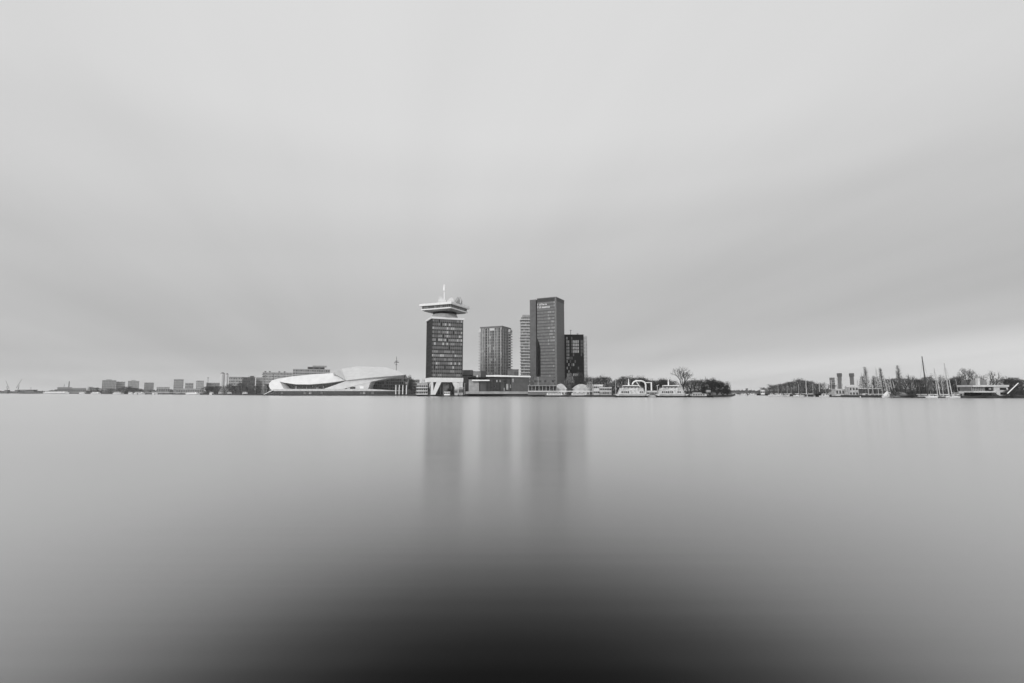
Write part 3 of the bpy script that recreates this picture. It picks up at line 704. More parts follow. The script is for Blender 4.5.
# ferries at the landing
def ferry(px0, px1, D, yh, label, heading):
    x0, x1 = X(px0, D), X(px1, D); L = x1-x0; B = 9
    t = thing('ferry', label, 'ferry', ((x0+x1)/2, D+6, 0), heading, 'ferries at the landing')
    sgn = 1
    MB().prism([(-L/2,-B*.3),(-L*.42,-B/2),(L*.42,-B/2),(L/2,-B*.3),(L/2,B*.3),(L*.42,B/2),(-L*.42,B/2),(-L/2,B*.3)], -.5, 1.15).build('hull', BLACK, t)
    z1 = Z(388.2, D, px0); z2 = Z(386.0, D, px0); z3 = Z(yh, D, px0)
    poly = [(-L*.47,-B*.3),(-L*.40,-B*.49),(L*.40,-B*.49),(L*.47,-B*.3),(L*.47,B*.3),(L*.40,B*.49),(-L*.40,B*.49),(-L*.47,B*.3)]
    sc = lambda k, kx: [(x*kx, y*k) for x, y in poly]
    MB().prism(poly, 1.15, 3.0, 0, sc(1, .97)).build('bulwark', OFFW, t)
    MB().prism(sc(1,.93), 3.0, z1, 0, sc(.95,.78)).build('superstructure', mat('ferry_paint', .58, .5, vary=.22, scale=.6), t)
    sup = [o for o in t.children if o.name.startswith('superstructure')][0]
    wn = MB(); rr = random.Random(int(px0))
    nw = 11
    for k in range(nw):
        xx = -L*.36 + k*L*.72/nw; 
        if rr.random() < .75:
            wn.box(xx, xx+L*.72/nw-.5, -B*.5-.02, -B*.46, 3.5, 5.0, 0 if rr.random() < .5 else 1); wn.box(xx, xx+L*.72/nw-.5, B*.46, B*.5+.02, 3.5, 5.0)
    wn.each('window', [GLASSM, BLIND1], sup)
    rl = MB()
    for zz in (.5, 1.0):
        rl.tube((-L*.36,-B*.44,z1+zz),(L*.36,-B*.44,z1+zz),.06,n=4); rl.tube((-L*.36,B*.44,z1+zz),(L*.36,B*.44,z1+zz),.06,n=4)
    rl.build('railing', MAST, sup)
    for k in range(6): MB().box(-L*.33+k*L*.115, -L*.33+k*L*.115+1.5, -B*.42, -B*.36, z1, z1+.7).build('life_raft', LIGHT, sup)
    MB().box(-L*.452, L*.452, -B*.5, -B*.47, 1.6, 2.2).build('rubbing_band', GREY, t)
    for s in (-1, 1): MB().slab([(s*L*.47,1.2),(s*L*.56,2.2),(s*L*.565,2.6),(s*L*.47,2.4)] if s < 0 else [(L*.47,2.4),(L*.565,2.6),(L*.56,2.2),(L*.47,1.2)], -3, 3).build('ramp', OFFW, t)
    wh = MB().prism(sc(.6,.42), z1, z2).build('wheelhouse', GLASSM, t)
    MB().prism(sc(.85,.56), z2, z2+.7).build('wheelhouse_roof', WHITE, wh)
    ma = MB().tube((-L*.08,0,z2+.7),(-L*.08,0,z3),.55,.3,7).build('mast', WHITE, t)
    MB().tube((-L*.08-1,0,z2+2.6),(-L*.08+1,0,z2+2.6),.15,n=4).build('radar', MAST, ma)
    for xx in (-L*.3, L*.28): MB().tube((xx,-B*.2,z1),(xx,-B*.2,z1+1.6),.4,.4,8).build('funnel', LIGHT, t)
ferry(617.5, 648.5, 408, 378.6, 'white ferry with the arched gantry behind it', 0)
ferry(658.5, 688.0, 408, 378.4, 'white ferry between the gantry and the big bare tree', 0)

# gantry of the landing bridge
def gantry():
    D = 424; ox = X(640, D)
    t = thing('landing_gantry', 'white arched landing gantry between the two ferries', 'gantry', (ox, D, LAND))
    q = lambda px, py: (X(px, D)-ox, 0, Z(py, D, px)-LAND)
    m_ = MB(); pts = [(632.4,384.6),(633.4,382.3),(636.2,380.8),(642.2,380.9),(644.8,382.2),(645.8,384.6),(645.8,396)]
    for a, b_ in zip(pts, pts[1:]): m_.tube(q(*a), q(*b_), .62, .62, 6)
    m_.build('arch', WHITE, t)
    MB().tube(q(636.5,381.5), q(642.4,391), .35, n=5).build('brace', WHITE, t)
    MB().tube(q(645.8,382.6), q(651.5,382.6), .35, n=5).build('beam', WHITE, t)
    MB().tube(q(651.5,382.2), q(651.5,396), .6, n=6).build('post', WHITE, t)
    MB().tube(q(656.6,386.0), q(659.2,384.8), .25, n=5).tube(q(657.6,385.2), q(657.2,394), .25, n=5).build('post', OFFW, t)
    MB().box(q(646.5,394)[0], q(659,394)[0], -6, 4, 0, q(650,390.6)[2]).build('landing_stage', MIDL, t)
gantry()
block('ticket_shelter', 'pale waiting shelter on the landing stage beside the white portal', 'shelter', 647.5,656.5,391.0,415,3,LIGHT,GLASSM,1,5,roof=WHITE,roof_h=.4,base=.6)
def pontoon():
    D = 412; x0, x1 = X(689.5, D), X(711.5, D); W = x1-x0; cx = (x0+x1)/2
    t = thing('mooring_pontoon', 'dark pontoon with a raised sign box at the end of the ferry landing', 'pontoon', (cx, D, 0))
    MB().box(-W/2, W/2, -3, 3, -.5, 1.0).build('float', BLACK, t)
    MB().box(-W/2+1, W/2-5, -2.4, 2.4, 1.0, 2.9).build('deckhouse', LIGHT, t)
    MB().box(-W/2+3, W/2-9, -2.2, 2.2, 2.9, 4.1).build('upper_deckhouse', MIDL, t)
    for k in range(5): MB().box(-W/2+2+k*2, -W/2+3.3+k*2, -2.5, -2.35, 1.6, 2.5).build('window', GLASSM, t)
    xs = X(708.2, D)-cx
    MB().box(xs-1.6, xs+1.6, -1, 1, 4.1, 6.0).build('sign_box', MIDL, t)
    for d in (-1.1, 1.1): MB().tube((xs+d,0,1),(xs+d,0,4.1),.16,n=5).build('leg', DARK, t)
pontoon()
# ferry shelter with railings, marquees
def shelter():
    D = 468; x0, x1 = X(528, D), X(557, D); W = x1-x0
    t = thing('ferry_shelter', 'long open ferry shelter with white railing in front of the podium', 'shelter', ((x0+x1)/2, D, LAND))
    z1 = Z(385.4, D)-LAND; z0 = Z(390.9, D)-LAND; zt = Z(386.0, D)-LAND
    MB().box(-W/2, W/2, -2, 4, zt, z1).build('roof', MIDL, t)
    MB().box(-W/2, W/2, -2.2, 4, 0, z0-.6).build('deck', GREY, t)
    MB().box(-W/2, W/2, 2.6, 2.9, z0, zt).build('back_wall', DGREY, t)
    for k in range(9): MB().tube((-W/2+.3+k*(W-.6)/8,-1.6,z0),(-W/2+.3+k*(W-.6)/8,-1.6,zt),.16,n=5).build('post', OFFW, t)
    MB().box(-W/2, W/2+36, -2.4, -2.15, z0-.6, z0+.05).build('railing', WHITE, t)
    for k in range(5): MB().box(-W/2+2+k*5.2, -W/2+4.4+k*5.2, 2.2, 2.5, z0+.2, zt-.6).build('window', GLASS, t)
shelter()
def marquee(a, b_, yp, ye, D, label):
    x0, x1 = X(a, D), X(b_, D); W = x1-x0; zp = Z(yp, D)-LAND; ze = Z(ye, D)-LAND
    t = thing('marquee', label, 'marquee', ((x0+x1)/2, D+6, LAND), 0, 'white marquees')
    n = 10; prof = [(-W/2 + W*i/n, ze + (zp-ze)*math.sin(math.pi*i/n)) for i in range(n+1)]
    MB().slab([(-W/2,ze-.4),(W/2,ze-.4)] + prof[::-1], -5, 5).build('roof', mat('tent_canvas', .6, .8), t)
    MB().box(-W/2+.4, W/2-.4, -4.6, 4.6, 0, ze-.4).build('wall', MATS['tent_canvas'], t)
    for k in range(4): MB().box(-W/2+1+k*W/4, -W/2+1+k*W/4+1.6, -4.72, -4.58, .4, 2.4).build('opening', GREY, t)
marquee(555.0,567.0,383.6,388.6,474,'low domed white marquee standing alone left of the grey shrub')
marquee(573.5,590.5,384.0,388.6,476,'wider white marquee between the grey shrub and the tall lamp post')
marquee(586.5,594.0,381.2,386.0,480,'small high-topped white marquee beside the tall lamp post')
def white_boat_house(a, b_, ys, D, label):
    t = thing('tour_boat', label, 'tour boat', (X((a+b_)/2, D), D, 0), 0, 'tour boats by the quay')
    L = X(b_, D)-X(a, D)
    hull(L, 5, 1.6, .18).build('hull', DGREY, t)
    cab = MB().prism([(-L*.42,-2),(L*.3,-2),(L*.36,0),(L*.3,2),(-L*.42,2)], 1.6, 3.4, 0, [(-L*.40,-1.7),(L*.22,-1.7),(L*.28,0),(L*.22,1.7),(-L*.40,1.7)]).build('cabin', WHITE, t)
    wn = MB()
    for k in range(9): wn.box(-L*.38+k*L*.072, -L*.38+k*L*.072+L*.055, -1.98, -1.88, 2.2, 3.0)
    wn.each('window', GLASS, cab)
    MB().box(-L*.38, L*.18, -1.9, 1.9, 3.4, 3.65).build('roof', OFFW, t)
    return t
white_boat_house(545,566,388,455,'low white-roofed tour boat moored below the domed marquee')
white_boat_house(570,589,388,450,'low white-roofed tour boat moored below the wider marquee')
for a, b_, yt, D, mt, lab in ((594,603,384.6,452,OFFW,'pale two-deck boat house beside the lamp post at the marquee end'),(600,611.5,387.2,448,LIGHT,'long low pale boat house in front of the bare trees')):
    block('boat_house', lab, 'boat house', a, b_, yt, D, 8, mt, GLASS, 2, 5, roof=WHITE, roof_h=.35, winh=.35)

# far left craft
def far_ship():
    D = 1250; x0, x1 = X(24, D), X(45, D); L = x1-x0
    t = thing('work_ship', 'dark work ship with a stepped deck off the far left bank', 'ship', ((x0+x1)/2, D-10, 0))
    hull(L, 12, 3.2, .2).build('hull', GREY, t)
    MB().box(-L*.18, L*.22, -4, 4, 3.2, 7.5).build('superstructure', GREY, t)
    MB().box(-L*.46, L*.24, -5, 5, 7.5, 9.6).build('upper_deck', DGREY, t)
    MB().tube((0,0,9.6),(0,0,16),.4,n=5).build('mast', GREY, t)
far_ship()
def far_ferry():
    D = 1180; x0, x1 = X(49.5, D), X(74, D); L = x1-x0
    t = thing('white_river_ship', 'long low white ship lying before the dark warehouse', 'ship', ((x0+x1)/2, D-12, 0))
    hull(L, 11, 3.0, .12).build('hull', WHITE, t)
    MB().box(-L*.42, L*.36, -4.5, 4.5, 3.0, 5.6).build('cabin_deck', WHITE, t)
    for k in range(12): MB().box(-L*.4+k*L*.062, -L*.4+k*L*.062+L*.045, -4.6, -4.45, 3.7, 4.9).build('window', GLASSM, t)
far_ferry()
for a, b_, D, lab in ((190,203,795,'white river ship moored under the pale narrow block'),(95,104,1060,'small white ship beneath the large grey apartment block'),(138,148,940,'white ship moored below the squat dark apartment block'),(117,127,1010,'white ship in front of the darkest far-bank trees'),(246,251,690,'little white boat under the dark brick block'),(83,88,1110,'tiny white ship right of the sloping warehouse'),(156,161,900,'tiny white ship at the shore end of the sloping jetty'),(213,217,770,'tiny white ship under the grey houses'),(222,225.5,760,'tiny white ship below the white silos'),(231,235,740,'tiny white ship below the wide office block'),(132,136,965,'tiny white ship below the broad pale block')):
    t = thing('river_ship', lab, 'ship', (X((a+b_)/2, D), D-8, 0), 0, 'white ships on the far bank'); L = X(b_, D)-X(a, D)
    hull(L, min(7, L*.4), 2.2, .15).build('hull', WHITE, t); MB().box(-L*.4, L*.28, -2, 2, 2.2, 4.2).build('cabin', WHITE, t)
    for k in range(6): MB().box(-L*.37+k*L*.1, -L*.37+k*L*.1+L*.07, -2.1, -1.95, 2.8, 3.7).build('window', GLASSM, t)
def jetty():
    D = 790; x0, x1 = X(160, D+60), X(205, D); 
    t = thing('jetty', 'pale sloping jetty deck on dark piles, far left bank', 'jetty', ((x0+x1)/2, D+8, 0)); W = x1-x0
    MB().slab([(-W/2,2.2),(W/2,3.8),(W/2,4.5),(-W/2,3.0)], -3, 3).build('deck', LIGHT, t)
    for k in range(9): MB().tube((-W/2+1+k*(W-2)/8,0,-1),(-W/2+1+k*(W-2)/8,0,2.2+k*.19),.45,n=6).build('pile', DGREY, t)
jetty()
t = thing('low_pier', 'low dark pier at the very left edge of the far bank', 'pier', (X(4, 1300), 1300, 0))
MB().box(-40, 12, -4, 4, -.5, 3.0).build('deck', GREY, t)
for k in range(6): MB().tube((-38+k*9.5,-4.2,-1),(-38+k*9.5,-4.2,4),.5,n=6).build('pile', GREY, t)

# dark breakwater pier in the inlet with boats on it
def inlet_pier():
    D = 640; x0, x1 = X(725.5, D), X(766, D); W = x1-x0
    t = thing('breakwater_pier', 'long dark pier across the inlet between the two wooded banks', 'pier', ((x0+x1)/2, D, 0))
    MB().box(-W/2, W/2, -2, 2, -.6, 1.6).build('deck', BLACK, t)
    for k in range(8): MB().tube((-W/2+1+k*(W-2)/7,-2.3,-1),(-W/2+1+k*(W-2)/7,-2.3,2.6),.3,n=6).build('pile', BLACK, t)
inlet_pier()
for px, D, L, lab in ((735,632,11,'white cabin boat alongside the inlet pier near the dark copse'),(743.5,633,9,'smaller white boat at the middle of the inlet pier'),(752.5,634,10,'white boat beside the hut on the inlet pier'),):
    motor_boat(px, D, L, lab)
block('pier_hut', 'white hut at the marina end of the inlet pier', 'hut', 760.6,764.6,390.2,636,3,WHITE,GLASSM,1,2,base=1.6)
block('pier_hut', 'small grey hut halfway along the inlet pier', 'hut', 745.8,748.0,388.4,640,3,GREY,GLASSM,1,2,base=1.6)

# ------------------------------------------------------------------ marina on the right
sails = [  # px, D, L, ytop, label, lean, mr, hull, furled
 (777.5,560,9,384.5,'sailing boat first in the marina from the inlet, its mast against the wooded bank',0,.15,WHITE,False),
 (786.5,530,9,386.0,'short-masted sailing boat under the middle of the wooded bank',0,.14,OFFW,False),
 (798.0,500,9,384.0,'sailing boat just left of the stout pale mast',0,.15,WHITE,False),
 (805.6,490,11,379.2,'sailing boat with a stout pale mast in front of the tallest wooded part',0,.34,WHITE,False),
 (812.0,480,9,383.8,'white sailing boat moored at the end of the wooded bank',0,.15,WHITE,False),
 (818.8,462,9,382.0,'sailing boat with a pale mast before the dark moored hulls',0,.26,OFFW,False),
 (831.0,446,8,380.2,'sailing boat moored left of the grey stepped flats',0,.2,WHITE,False),
 (836.8,442,9,376.4,'sailing boat with a mast beside the first slim tower',0,.24,WHITE,False),
 (862.4,418,9,372.0,'sailing boat with a thin mast just past the two-storey houseboat',-.6,.13,WHITE,False),
 (867.4,414,10,377.0,'sailing boat with a pale mast before the leaning poplar',-.6,.24,WHITE,False),
 (877.6,408,11,366.6,'sailing boat with a tall thin mast between two poplars',-.8,.16,OFFW,False),
 (887.0,402,10,375.5,'sailing boat with crossing pale spars by the tent-covered boat',-2.5,.24,WHITE,True),
 (892.0,398,9,376.4,'sailing boat whose leaning mast touches the turf mound',-2.2,.22,OFFW,True),
 (925.8,372,15,356.4,'sailing boat with the tallest dark mast in the marina',-1.7,.30,DGREY,False),
 (936.6,372,9,368.2,'sailing boat with twin pale spars right of the tallest mast',-1.0,.26,WHITE,True),
 (947.8,370,11,363.2,'sailing boat with a bright furled sail near the bare tree',-1.5,.34,WHITE,True),
]
sails += [
 (790.6,524,8,386.8,'low sailing boat between two short masts under the wooded bank',0,.12,OFFW,False),
 (825.0,455,8,383.6,'small sailing boat whose thin mast stands over the black barge',0,.13,WHITE,False),
 (841.6,436,8,380.6,'small sailing boat moored in front of the pale boat shed',0,.15,WHITE,False),
 (857.8,424,8,378.6,'sailing boat behind the gable of the two-storey houseboat',-.4,.13,WHITE,False),
 (872.2,411,9,379.4,'sailing boat with a short pale mast under the bushy poplar',-.6,.17,WHITE,False),
 (881.8,404,9,377.8,'sailing boat with a short mast just left of the tent-covered boat',-.9,.15,WHITE,False),
 (919.5,376,8,380.0,'small sailing boat just left of the tallest dark mast',-1.1,.12,WHITE,False),
 (931.4,372,8,376.8,'small sailing boat just right of the tallest dark mast',-1.2,.13,WHITE,False),
 (942.6,370,8,377.0,'small sailing boat between the twin spars and the bright furled sail',-1.2,.14,WHITE,False),
 (957.6,368,8,379.2,'small sailing boat in front of the large dark shrub',-1.3,.12,OFFW,False)]
for px, D, L, yt, lab, lean, mr_, hm, fu in sails:
    lw = lean
    if px > 905 and not fu: hm = DGREY
    if px > 905: L *= .8
    sail_boat(px, D, L, yt, lab, R(random.Random(px).uniform(-25, 25)), hm, DARK if 'tallest dark' in lab else MAST, True, mr_*1.15, lw, fu)
motors = [(772,585,8,'small white boat at the inlet end of the wooded bank'),(782,550,9,'white cabin boat under the long smooth treeline'),(791,522,9,'cream cabin boat between two masts below the treeline'),
 (802,498,8,'white cabin boat left of the stout pale mast'),(809.5,486,9,'high white cabin boat next to the stout pale mast'),(824.6,452,9,'white cabin boat in front of the black moored barge'),
 (828.0,442,10,'low cabin boat at the near end of the pale boat shed'),(866,412,11,'long white cabin boat right of the two-storey houseboat'),(873,408,10,'white cabin boat under the row of poplars'),
 (931.5,368,8,'small white boat below the twin pale spars'),(955,366,8,'small pale boat left of the bare tree'),(953.0,372,7,'little white dinghy cruiser next to the bright furled sail')]
for px, D, L, lab in motors:
    motor_boat(px, D, L, lab, R(random.Random(px).uniform(-20, 20)), cabh=random.Random(px+1).uniform(1.3, 2.2))
t = thing('covered_boat', 'boat under a peaked white tent cover beside the turf mound', 'boat', (X(887.6, 392), 391, 0))
hull(9.5, 3, 1.2).build('hull', WHITE, t)
MB().loft([[(-4.6,-1.5,1.2),(-4.6,1.5,1.2),(-4.6,.3,2.0),(-4.6,-.3,2.0)],[(-1.2,-1.6,1.2),(-1.2,1.6,1.2),(-1.2,.1,5.2),(-1.2,-.1,5.2)],[(4.2,-.8,1.3),(4.2,.8,1.3),(4.2,.2,2.2),(4.2,-.2,2.2)]]).build('cover', CANVAS, t)
# barge, shed, houseboats
t = thing('moored_barge', 'black moored barge behind small white boats, left of the pale boat shed', 'barge', (X(824.5, 458), 458, 0))
hull(15, 4.5, 2.8, .15).build('hull', BLACK, t); MB().box(-5,2,-1.6,1.6,2.8,4.6).build('cabin', DARK, t)
MB().box(5.0,6.8,-1.2,1.2,2.8,4.4).build('wheelhouse', OFFW, t)
def houseboat(a, b_, yt, D, label, gable=False, floors=1, wl=mat('houseboat_boards', .5, .7, vary=.2, scale=.8)):
    x0, x1 = X(a, D), X(b_, D); W = x1-x0; H = Z(yt, D, a)
    t = thing('houseboat', label, 'houseboat', ((x0+x1)/2, D, 0), 0, 'houseboats along the marina')
    MB().box(-W/2-.4, W/2+.4, -3.2, 3.2, -.5, .9).build('hull', DARK, t)
    hw = H-(2.0 if gable else .35)
    MB().box(-W/2, W/2, -2.8, 2.8, .9, hw).build('wall', wl, t)
    if gable: MB().slab([(-W/2-.3,hw),(W/2+.3,hw),(W*.1,H)], -3, 3).build('roof', OFFW, t)
    else: MB().box(-W/2-.4, W/2+.4, -3.1, 3.1, hw, H).build('roof', WHITE, t)
    n = max(2, int(W/2.6)); fh = (hw-.9)/floors
    for f_ in range(floors):
        for k in range(n):
            xx = -W/2+.6+k*(W-.9)/n
            w_ = MB().box(xx, xx+1.35, -2.88, -2.72, .9+f_*fh+fh*.35, .9+f_*fh+fh*.82); w_.build('window', GLASSM, t)
houseboat(847,857.2,384.8,425,'pale two-storey houseboat with a gable in front of the second slim tower',True,2)
houseboat(833.5,846.4,389.0,432,'long low white boat shed in front of the first slim tower',False,1)
houseboat(860.4,878.6,388.4,420,'low houseboat with a long pale roof behind the cabin boats',False,1,DGREY)
houseboat(955.6,963.6,392.6,372,'tiny pale houseboat tucked in the dark hedge before the bare tree',False,1,LIGHT)

# mound
D = 384; mo = MB(); n = 20; rings = []
for k in range(7):
    u = k/6; rr_ = math.cos(u*math.pi/2); rings.append([(9.6*max(rr_,.02)*math.cos(2*math.pi*i/n), 6*max(rr_,.02)*math.sin(2*math.pi*i/n), 4.3*math.sin(u*math.pi/2)) for i in range(n)])
o = mo.loft(rings).build('mound', mat('mound_turf', .21, .95, vary=.25), None, (X(904.5, D), D+9, .4)); structure(o)

# white clubhouse at the right
def clubhouse():
    D = 362; ox = X(990, D)
    t = thing('clubhouse', 'white clubhouse with two rounded decks and dark windows on the right bank', 'clubhouse', (ox, D, LAND))
    def q(px, py): return (X(px, D)-ox, Z(py, D, px)-LAND)
    (a, z1), (b_, z0) = q(971.8, 385.0), q(1007.6, 386.9)
    MB().box(a, b_, -1.5, 12, z0, z1).build('roof', mat('clubhouse_paint', .62, .55, vary=.1), t)
    (a, z1), (b_, z0) = q(972.4, 386.9), q(986.2, 391.0); MB().box(a, b_, .6, 10, z0, z1).build('glazed_wall', GREY, t)
    mu = MB()
    for k in range(8): mu.box(a+k*(b_-a)/8, a+k*(b_-a)/8+.2, .3, .6, z0, z1)
    mu.build('glazing_frame', LIGHT, t)
    (a, z1), (b_, z0) = q(986.2, 386.9), q(993.4, 390.8); MB().box(a, b_, .4, 10, z0, z1).build('bay_window', BLACK, t)
    (a, z1), (b_, z0) = q(989.3, 387.8), q(991.6, 389.8); MB().box(a, b_, .1, .4, z0, z1).build('bay_pane', BLIND2, t)
    body = [q(993.4,386.9), q(1007.0,386.9), q(1009.2,396.4), q(1000,396.4), q(996.5,394.6), q(993.4,391.6)]
    MB().slab(body[::-1], -.6, 11).build('wall', MATS['clubhouse_paint'], t)
    (a, z1), (b_, z0) = q(972.0, 391.0), q(996.0, 392.5)
    MB().box(a, b_, -1.2, 11, z0, z1).build('deck', MATS['clubhouse_paint'], t)
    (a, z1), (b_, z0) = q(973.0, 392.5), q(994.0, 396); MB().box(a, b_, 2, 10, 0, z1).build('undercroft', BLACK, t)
    for y1, y0 in ((387.9,389.9),(392.4,394.6)):
        (a, z1), (b_, z0) = q(999.2, y1), q(1005.4, y0); w_ = MB().box(a, b_, -.75, -.5, z0, z1).build('window', BLACK, t)
    (a, z1), (b_, z0) = q(984.0, 378.0), q(985.9, 385.0); MB().box(a, b_, 4, 6, z0, z1).build('chimney', OFFW, t)
    (a, z1), (b_, z0) = q(987, 379.2), q(1006, 385.0); MB().box(a, b_, 14, 20, 0, z1).build('rear_block', mat('rear_cladding', .22, .7), t)
clubhouse()
o = MB().tube((0,0,0),(X(1022,350)-X(1010,350),0,Z(383,350,1022)-Z(393.6,350,1010)),.35,.3,6).build('gangway', WHITE, None, (X(1010,350),352,Z(393.6,350,1010)))
tag(o, 'white gangway sloping up from the clubhouse towards the right edge', 'gangway')
block('low_house', 'pale low roof among trees beyond the white gangway', 'house', 1004.5,1019,379.6,420,8,LIGHT,GLASSM,3,5,roof=WHITE)

# ------------------------------------------------------------------ trees
def limb(mb, p, d, L, r, lvl, rr, tips, minr=.05, spread=.62):
    q = p + d*L; mb.tube(p, q, r, r*.68, 5 if lvl < 2 else 3)
    if lvl >= 5 or r < minr: tips.append(q); return
    for k in range(3 if lvl < 2 else 2 if rr.random() < .75 else 3):
        nd = (d + Vector((rr.uniform(-1,1), rr.uniform(-1,1), rr.uniform(-.25,.75)))*spread*(1.05 if lvl else .9)).normalized()
        limb(mb, q if k else p.lerp(q, .75), nd, L*rr.uniform(.62,.86), r*rr.uniform(.52,.68), lvl+1, rr, tips, minr, spread)
def tree_meshes(kind, seed):
    colour = kind; kind = 'round' if kind == 'misty' else kind
    """unit trees 10 m tall; returns trunk mesh, crown mesh, half width"""
    rr = random.Random(seed); tr = MB(); tips = []
    if kind == 'open':
        def fork(p, d, L, r, lvl):
            q = p + d*L; m1 = p.lerp(q, .5) + Vector((rr.gauss(0,1), rr.gauss(0,1), rr.gauss(0,1)))*L*.06
            tr.tube(p, m1, r, r*.85, 5 if lvl < 2 else 3); tr.tube(m1, q, r*.85, r*.7, 5 if lvl < 2 else 3)
            if lvl >= 5: tips.append(q); return
            n = 4 if lvl == 0 else 3; a0 = rr.uniform(0, 6.28); side = d.orthogonal().normalized(); up2 = d.cross(side)
            for k in range(n):
                an = a0 + 6.28*k/n + rr.uniform(-.4,.4); tl = rr.uniform(.35,.85) if k else rr.uniform(.1,.35)
                nd = (d*math.cos(tl) + (side*math.cos(an)+up2*math.sin(an))*math.sin(tl) + Vector((0,0,.12))).normalized()
                fork(q if rr.random() < .7 else p.lerp(q, .8), nd, L*rr.uniform(.6,.85), r*rr.uniform(.5,.62), lvl+1)
        fork(Vector((0,0,-.3)), Vector((rr.uniform(-.06,.06),0,1)).normalized(), 2.3, .26, 0)
    elif kind in ('round', 'pale'):
        limb(tr, Vector((0,0,-.3)), Vector((0,0,1)), 2.3, .22, 0, rr, tips, .06, .62)
    elif kind == 'poplar':
        tr.tube((0,0,-.3),(.1,0,9.2),.20,.05,6)
        for k in range(40):
            z = rr.uniform(.8,9); a = rr.uniform(0,6.28); l = 1.0*(1-z/11)+.3
            q = Vector((l*math.cos(a)*.8, l*math.sin(a)*.8, z+l*1.5)); tr.tube((0,0,z), q, .05,.03,3); tips.append(q)
    else:
        for k in range(7):
            a = rr.uniform(0,6.28); q = Vector((2.2*math.cos(a), 2.2*math.sin(a), rr.uniform(3,6))); tr.tube((0,0,-.3), q, .12,.05,4); tips.append(q)
    zmax = max(q.z for q in tips); s = 9.6/zmax
    tr.v = [(x*s,y*s,z*s) for x,y,z in tr.v]; tips = [q*s for q in tips]
    cr = MB()
    def sliver(c, l, wd):
        d = Vector((rr.gauss(0,.7), rr.gauss(0,.7), rr.gauss(.35,.6))).normalized(); w_ = d.orthogonal().normalized()
        w_ = Matrix.Rotation(rr.uniform(0,6.28), 3, d) @ w_
        cr.add([c-w_*wd, c+w_*wd, c+d*l], [(0,1,2)])
    if kind == 'open':
        for q in tips:
            for k in range(3): sliver(q, rr.uniform(.3,.6), .014)
    elif kind in ('round', 'pale'):
        for q in tips:
            for k in range(11 if kind == 'round' else 8): sliver(q+Vector((rr.gauss(0,.42),rr.gauss(0,.42),rr.gauss(-.1,.42))), rr.uniform(.4,1.1), .045)
        for k in range(2000 if kind == 'round' else 450):
            a = rr.uniform(0,6.28); u = rr.random()**.5; z = rr.uniform(.1 if kind == 'round' else 1.5,8.7); w_ = 4.0*math.sin(math.pi*min(1,(z+1.6)/11.2))**.6
            sliver(Vector((w_*u*math.cos(a), w_*u*math.sin(a), z)), rr.uniform(.5,1.3), .06 if kind == 'round' else .04)
    elif kind == 'poplar':
        for k in range(800):
            z = 9.6*rr.random()**1.35+.4; w_ = 1.25*(1-(z/10.4))**.7+.05; a = rr.uniform(0,6.28); u = rr.random()**.6
            sliver(Vector((w_*u*math.cos(a), w_*u*math.sin(a), z)), rr.uniform(.3,.9), .035)
    elif kind == 'dense':
        lumps = [(rr.uniform(-3,3), rr.uniform(-2.6,2.6), rr.uniform(2,7.2), rr.uniform(1.3,2.4)) for k in range(16)]
        for (x,y,z,r) in lumps:
            for k in range(190):
                v = Vector((rr.gauss(0,1),rr.gauss(0,1),rr.gauss(0,1))).normalized()*r*rr.random()**.33
                sliver(Vector((x,y,max(.2,z+v.z)))+Vector((v.x,v.y,0)), rr.uniform(.35,.8), .12)
    else:   # bush, greybush
        for k in range(2200):
            u = rr.random(); w_ = 5*(1-u*u)**.4*rr.random()**.4; a = rr.uniform(0, 6.28)
            w_ *= 1 + .22*math.sin(3*a+seed) + .15*math.sin(5*a+u*9)
            sliver(Vector((w_*math.cos(a), w_*.85*math.sin(a), u*8.8*(1+.12*math.sin(4*a+seed)))), rr.uniform(.4,1.2), .10)
    xs_ = sorted(abs(v[0]) for v in cr.v); wid = 2*xs_[int(len(xs_)*.96)]
    return tr.mesh('trunk', BARK), cr.mesh('crown', {'pale': TWIGL, 'dense': EVERG, 'greybush': mat('pale_leaves', .19, .9, vary=.3), 'poplar': mat('grey_twigs', .12, .9, vary=.35, scale=.25), 'misty': mat('grey_twigs', .12, .9, vary=.35, scale=.25)}.get(colour, TWIG)), wid
PROTO = {}
for kind, n in (('open',3),('round',4),('pale',3),('poplar',3),('misty',4),('dense',3),('bush',3),('greybush',2)):
    PROTO[kind] = [tree_meshes(kind, 100*len(kind)+7*i+1) for i in range(n)]
SPREAD = {'misty': 1.4, 'open': 1.05, 'round': 1.45, 'pale': 1.25, 'poplar': 1.0, 'dense': 1.05, 'bush': 1.1, 'greybush': 1.1}
NTREE = [0]
def tree(kind, px, ytop, D, wpx, label, group=None, lean=0, base=LAND):
    NTREE[0] += 1; i = NTREE[0]; rr = random.Random(i*13)
    h = Z(ytop, D, px)-base; wd = wpx*D/F
    nm = {'open':'bare_tree','misty':'bare_tree','round':'bare_tree','pale':'bare_tree','poplar':'poplar_tree','dense':'evergreen_tree','bush':'shrub','greybush':'shrub'}[kind]
    t = thing(nm, label, 'shrub' if 'bush' in kind else 'tree', (X(px, D), D+rr.uniform(0,3), base), rr.uniform(0, 6.28) if not lean else 0, group)
    tm, cm, wid = PROTO[kind][i % len(PROTO[kind])]
    sx = wd*SPREAD[kind]/wid; t.scale = (sx, sx, h/10)
    if lean: t.rotation_euler = (0, R(lean), 0)
    for nm_, me in (('trunk' if 'bush' not in kind else 'stem', tm), ('crown' if 'bush' not in kind else 'foliage', cm)):
        o = bpy.data.objects.new(nm_, me); COL.objects.link(o); o.parent = t
    return t

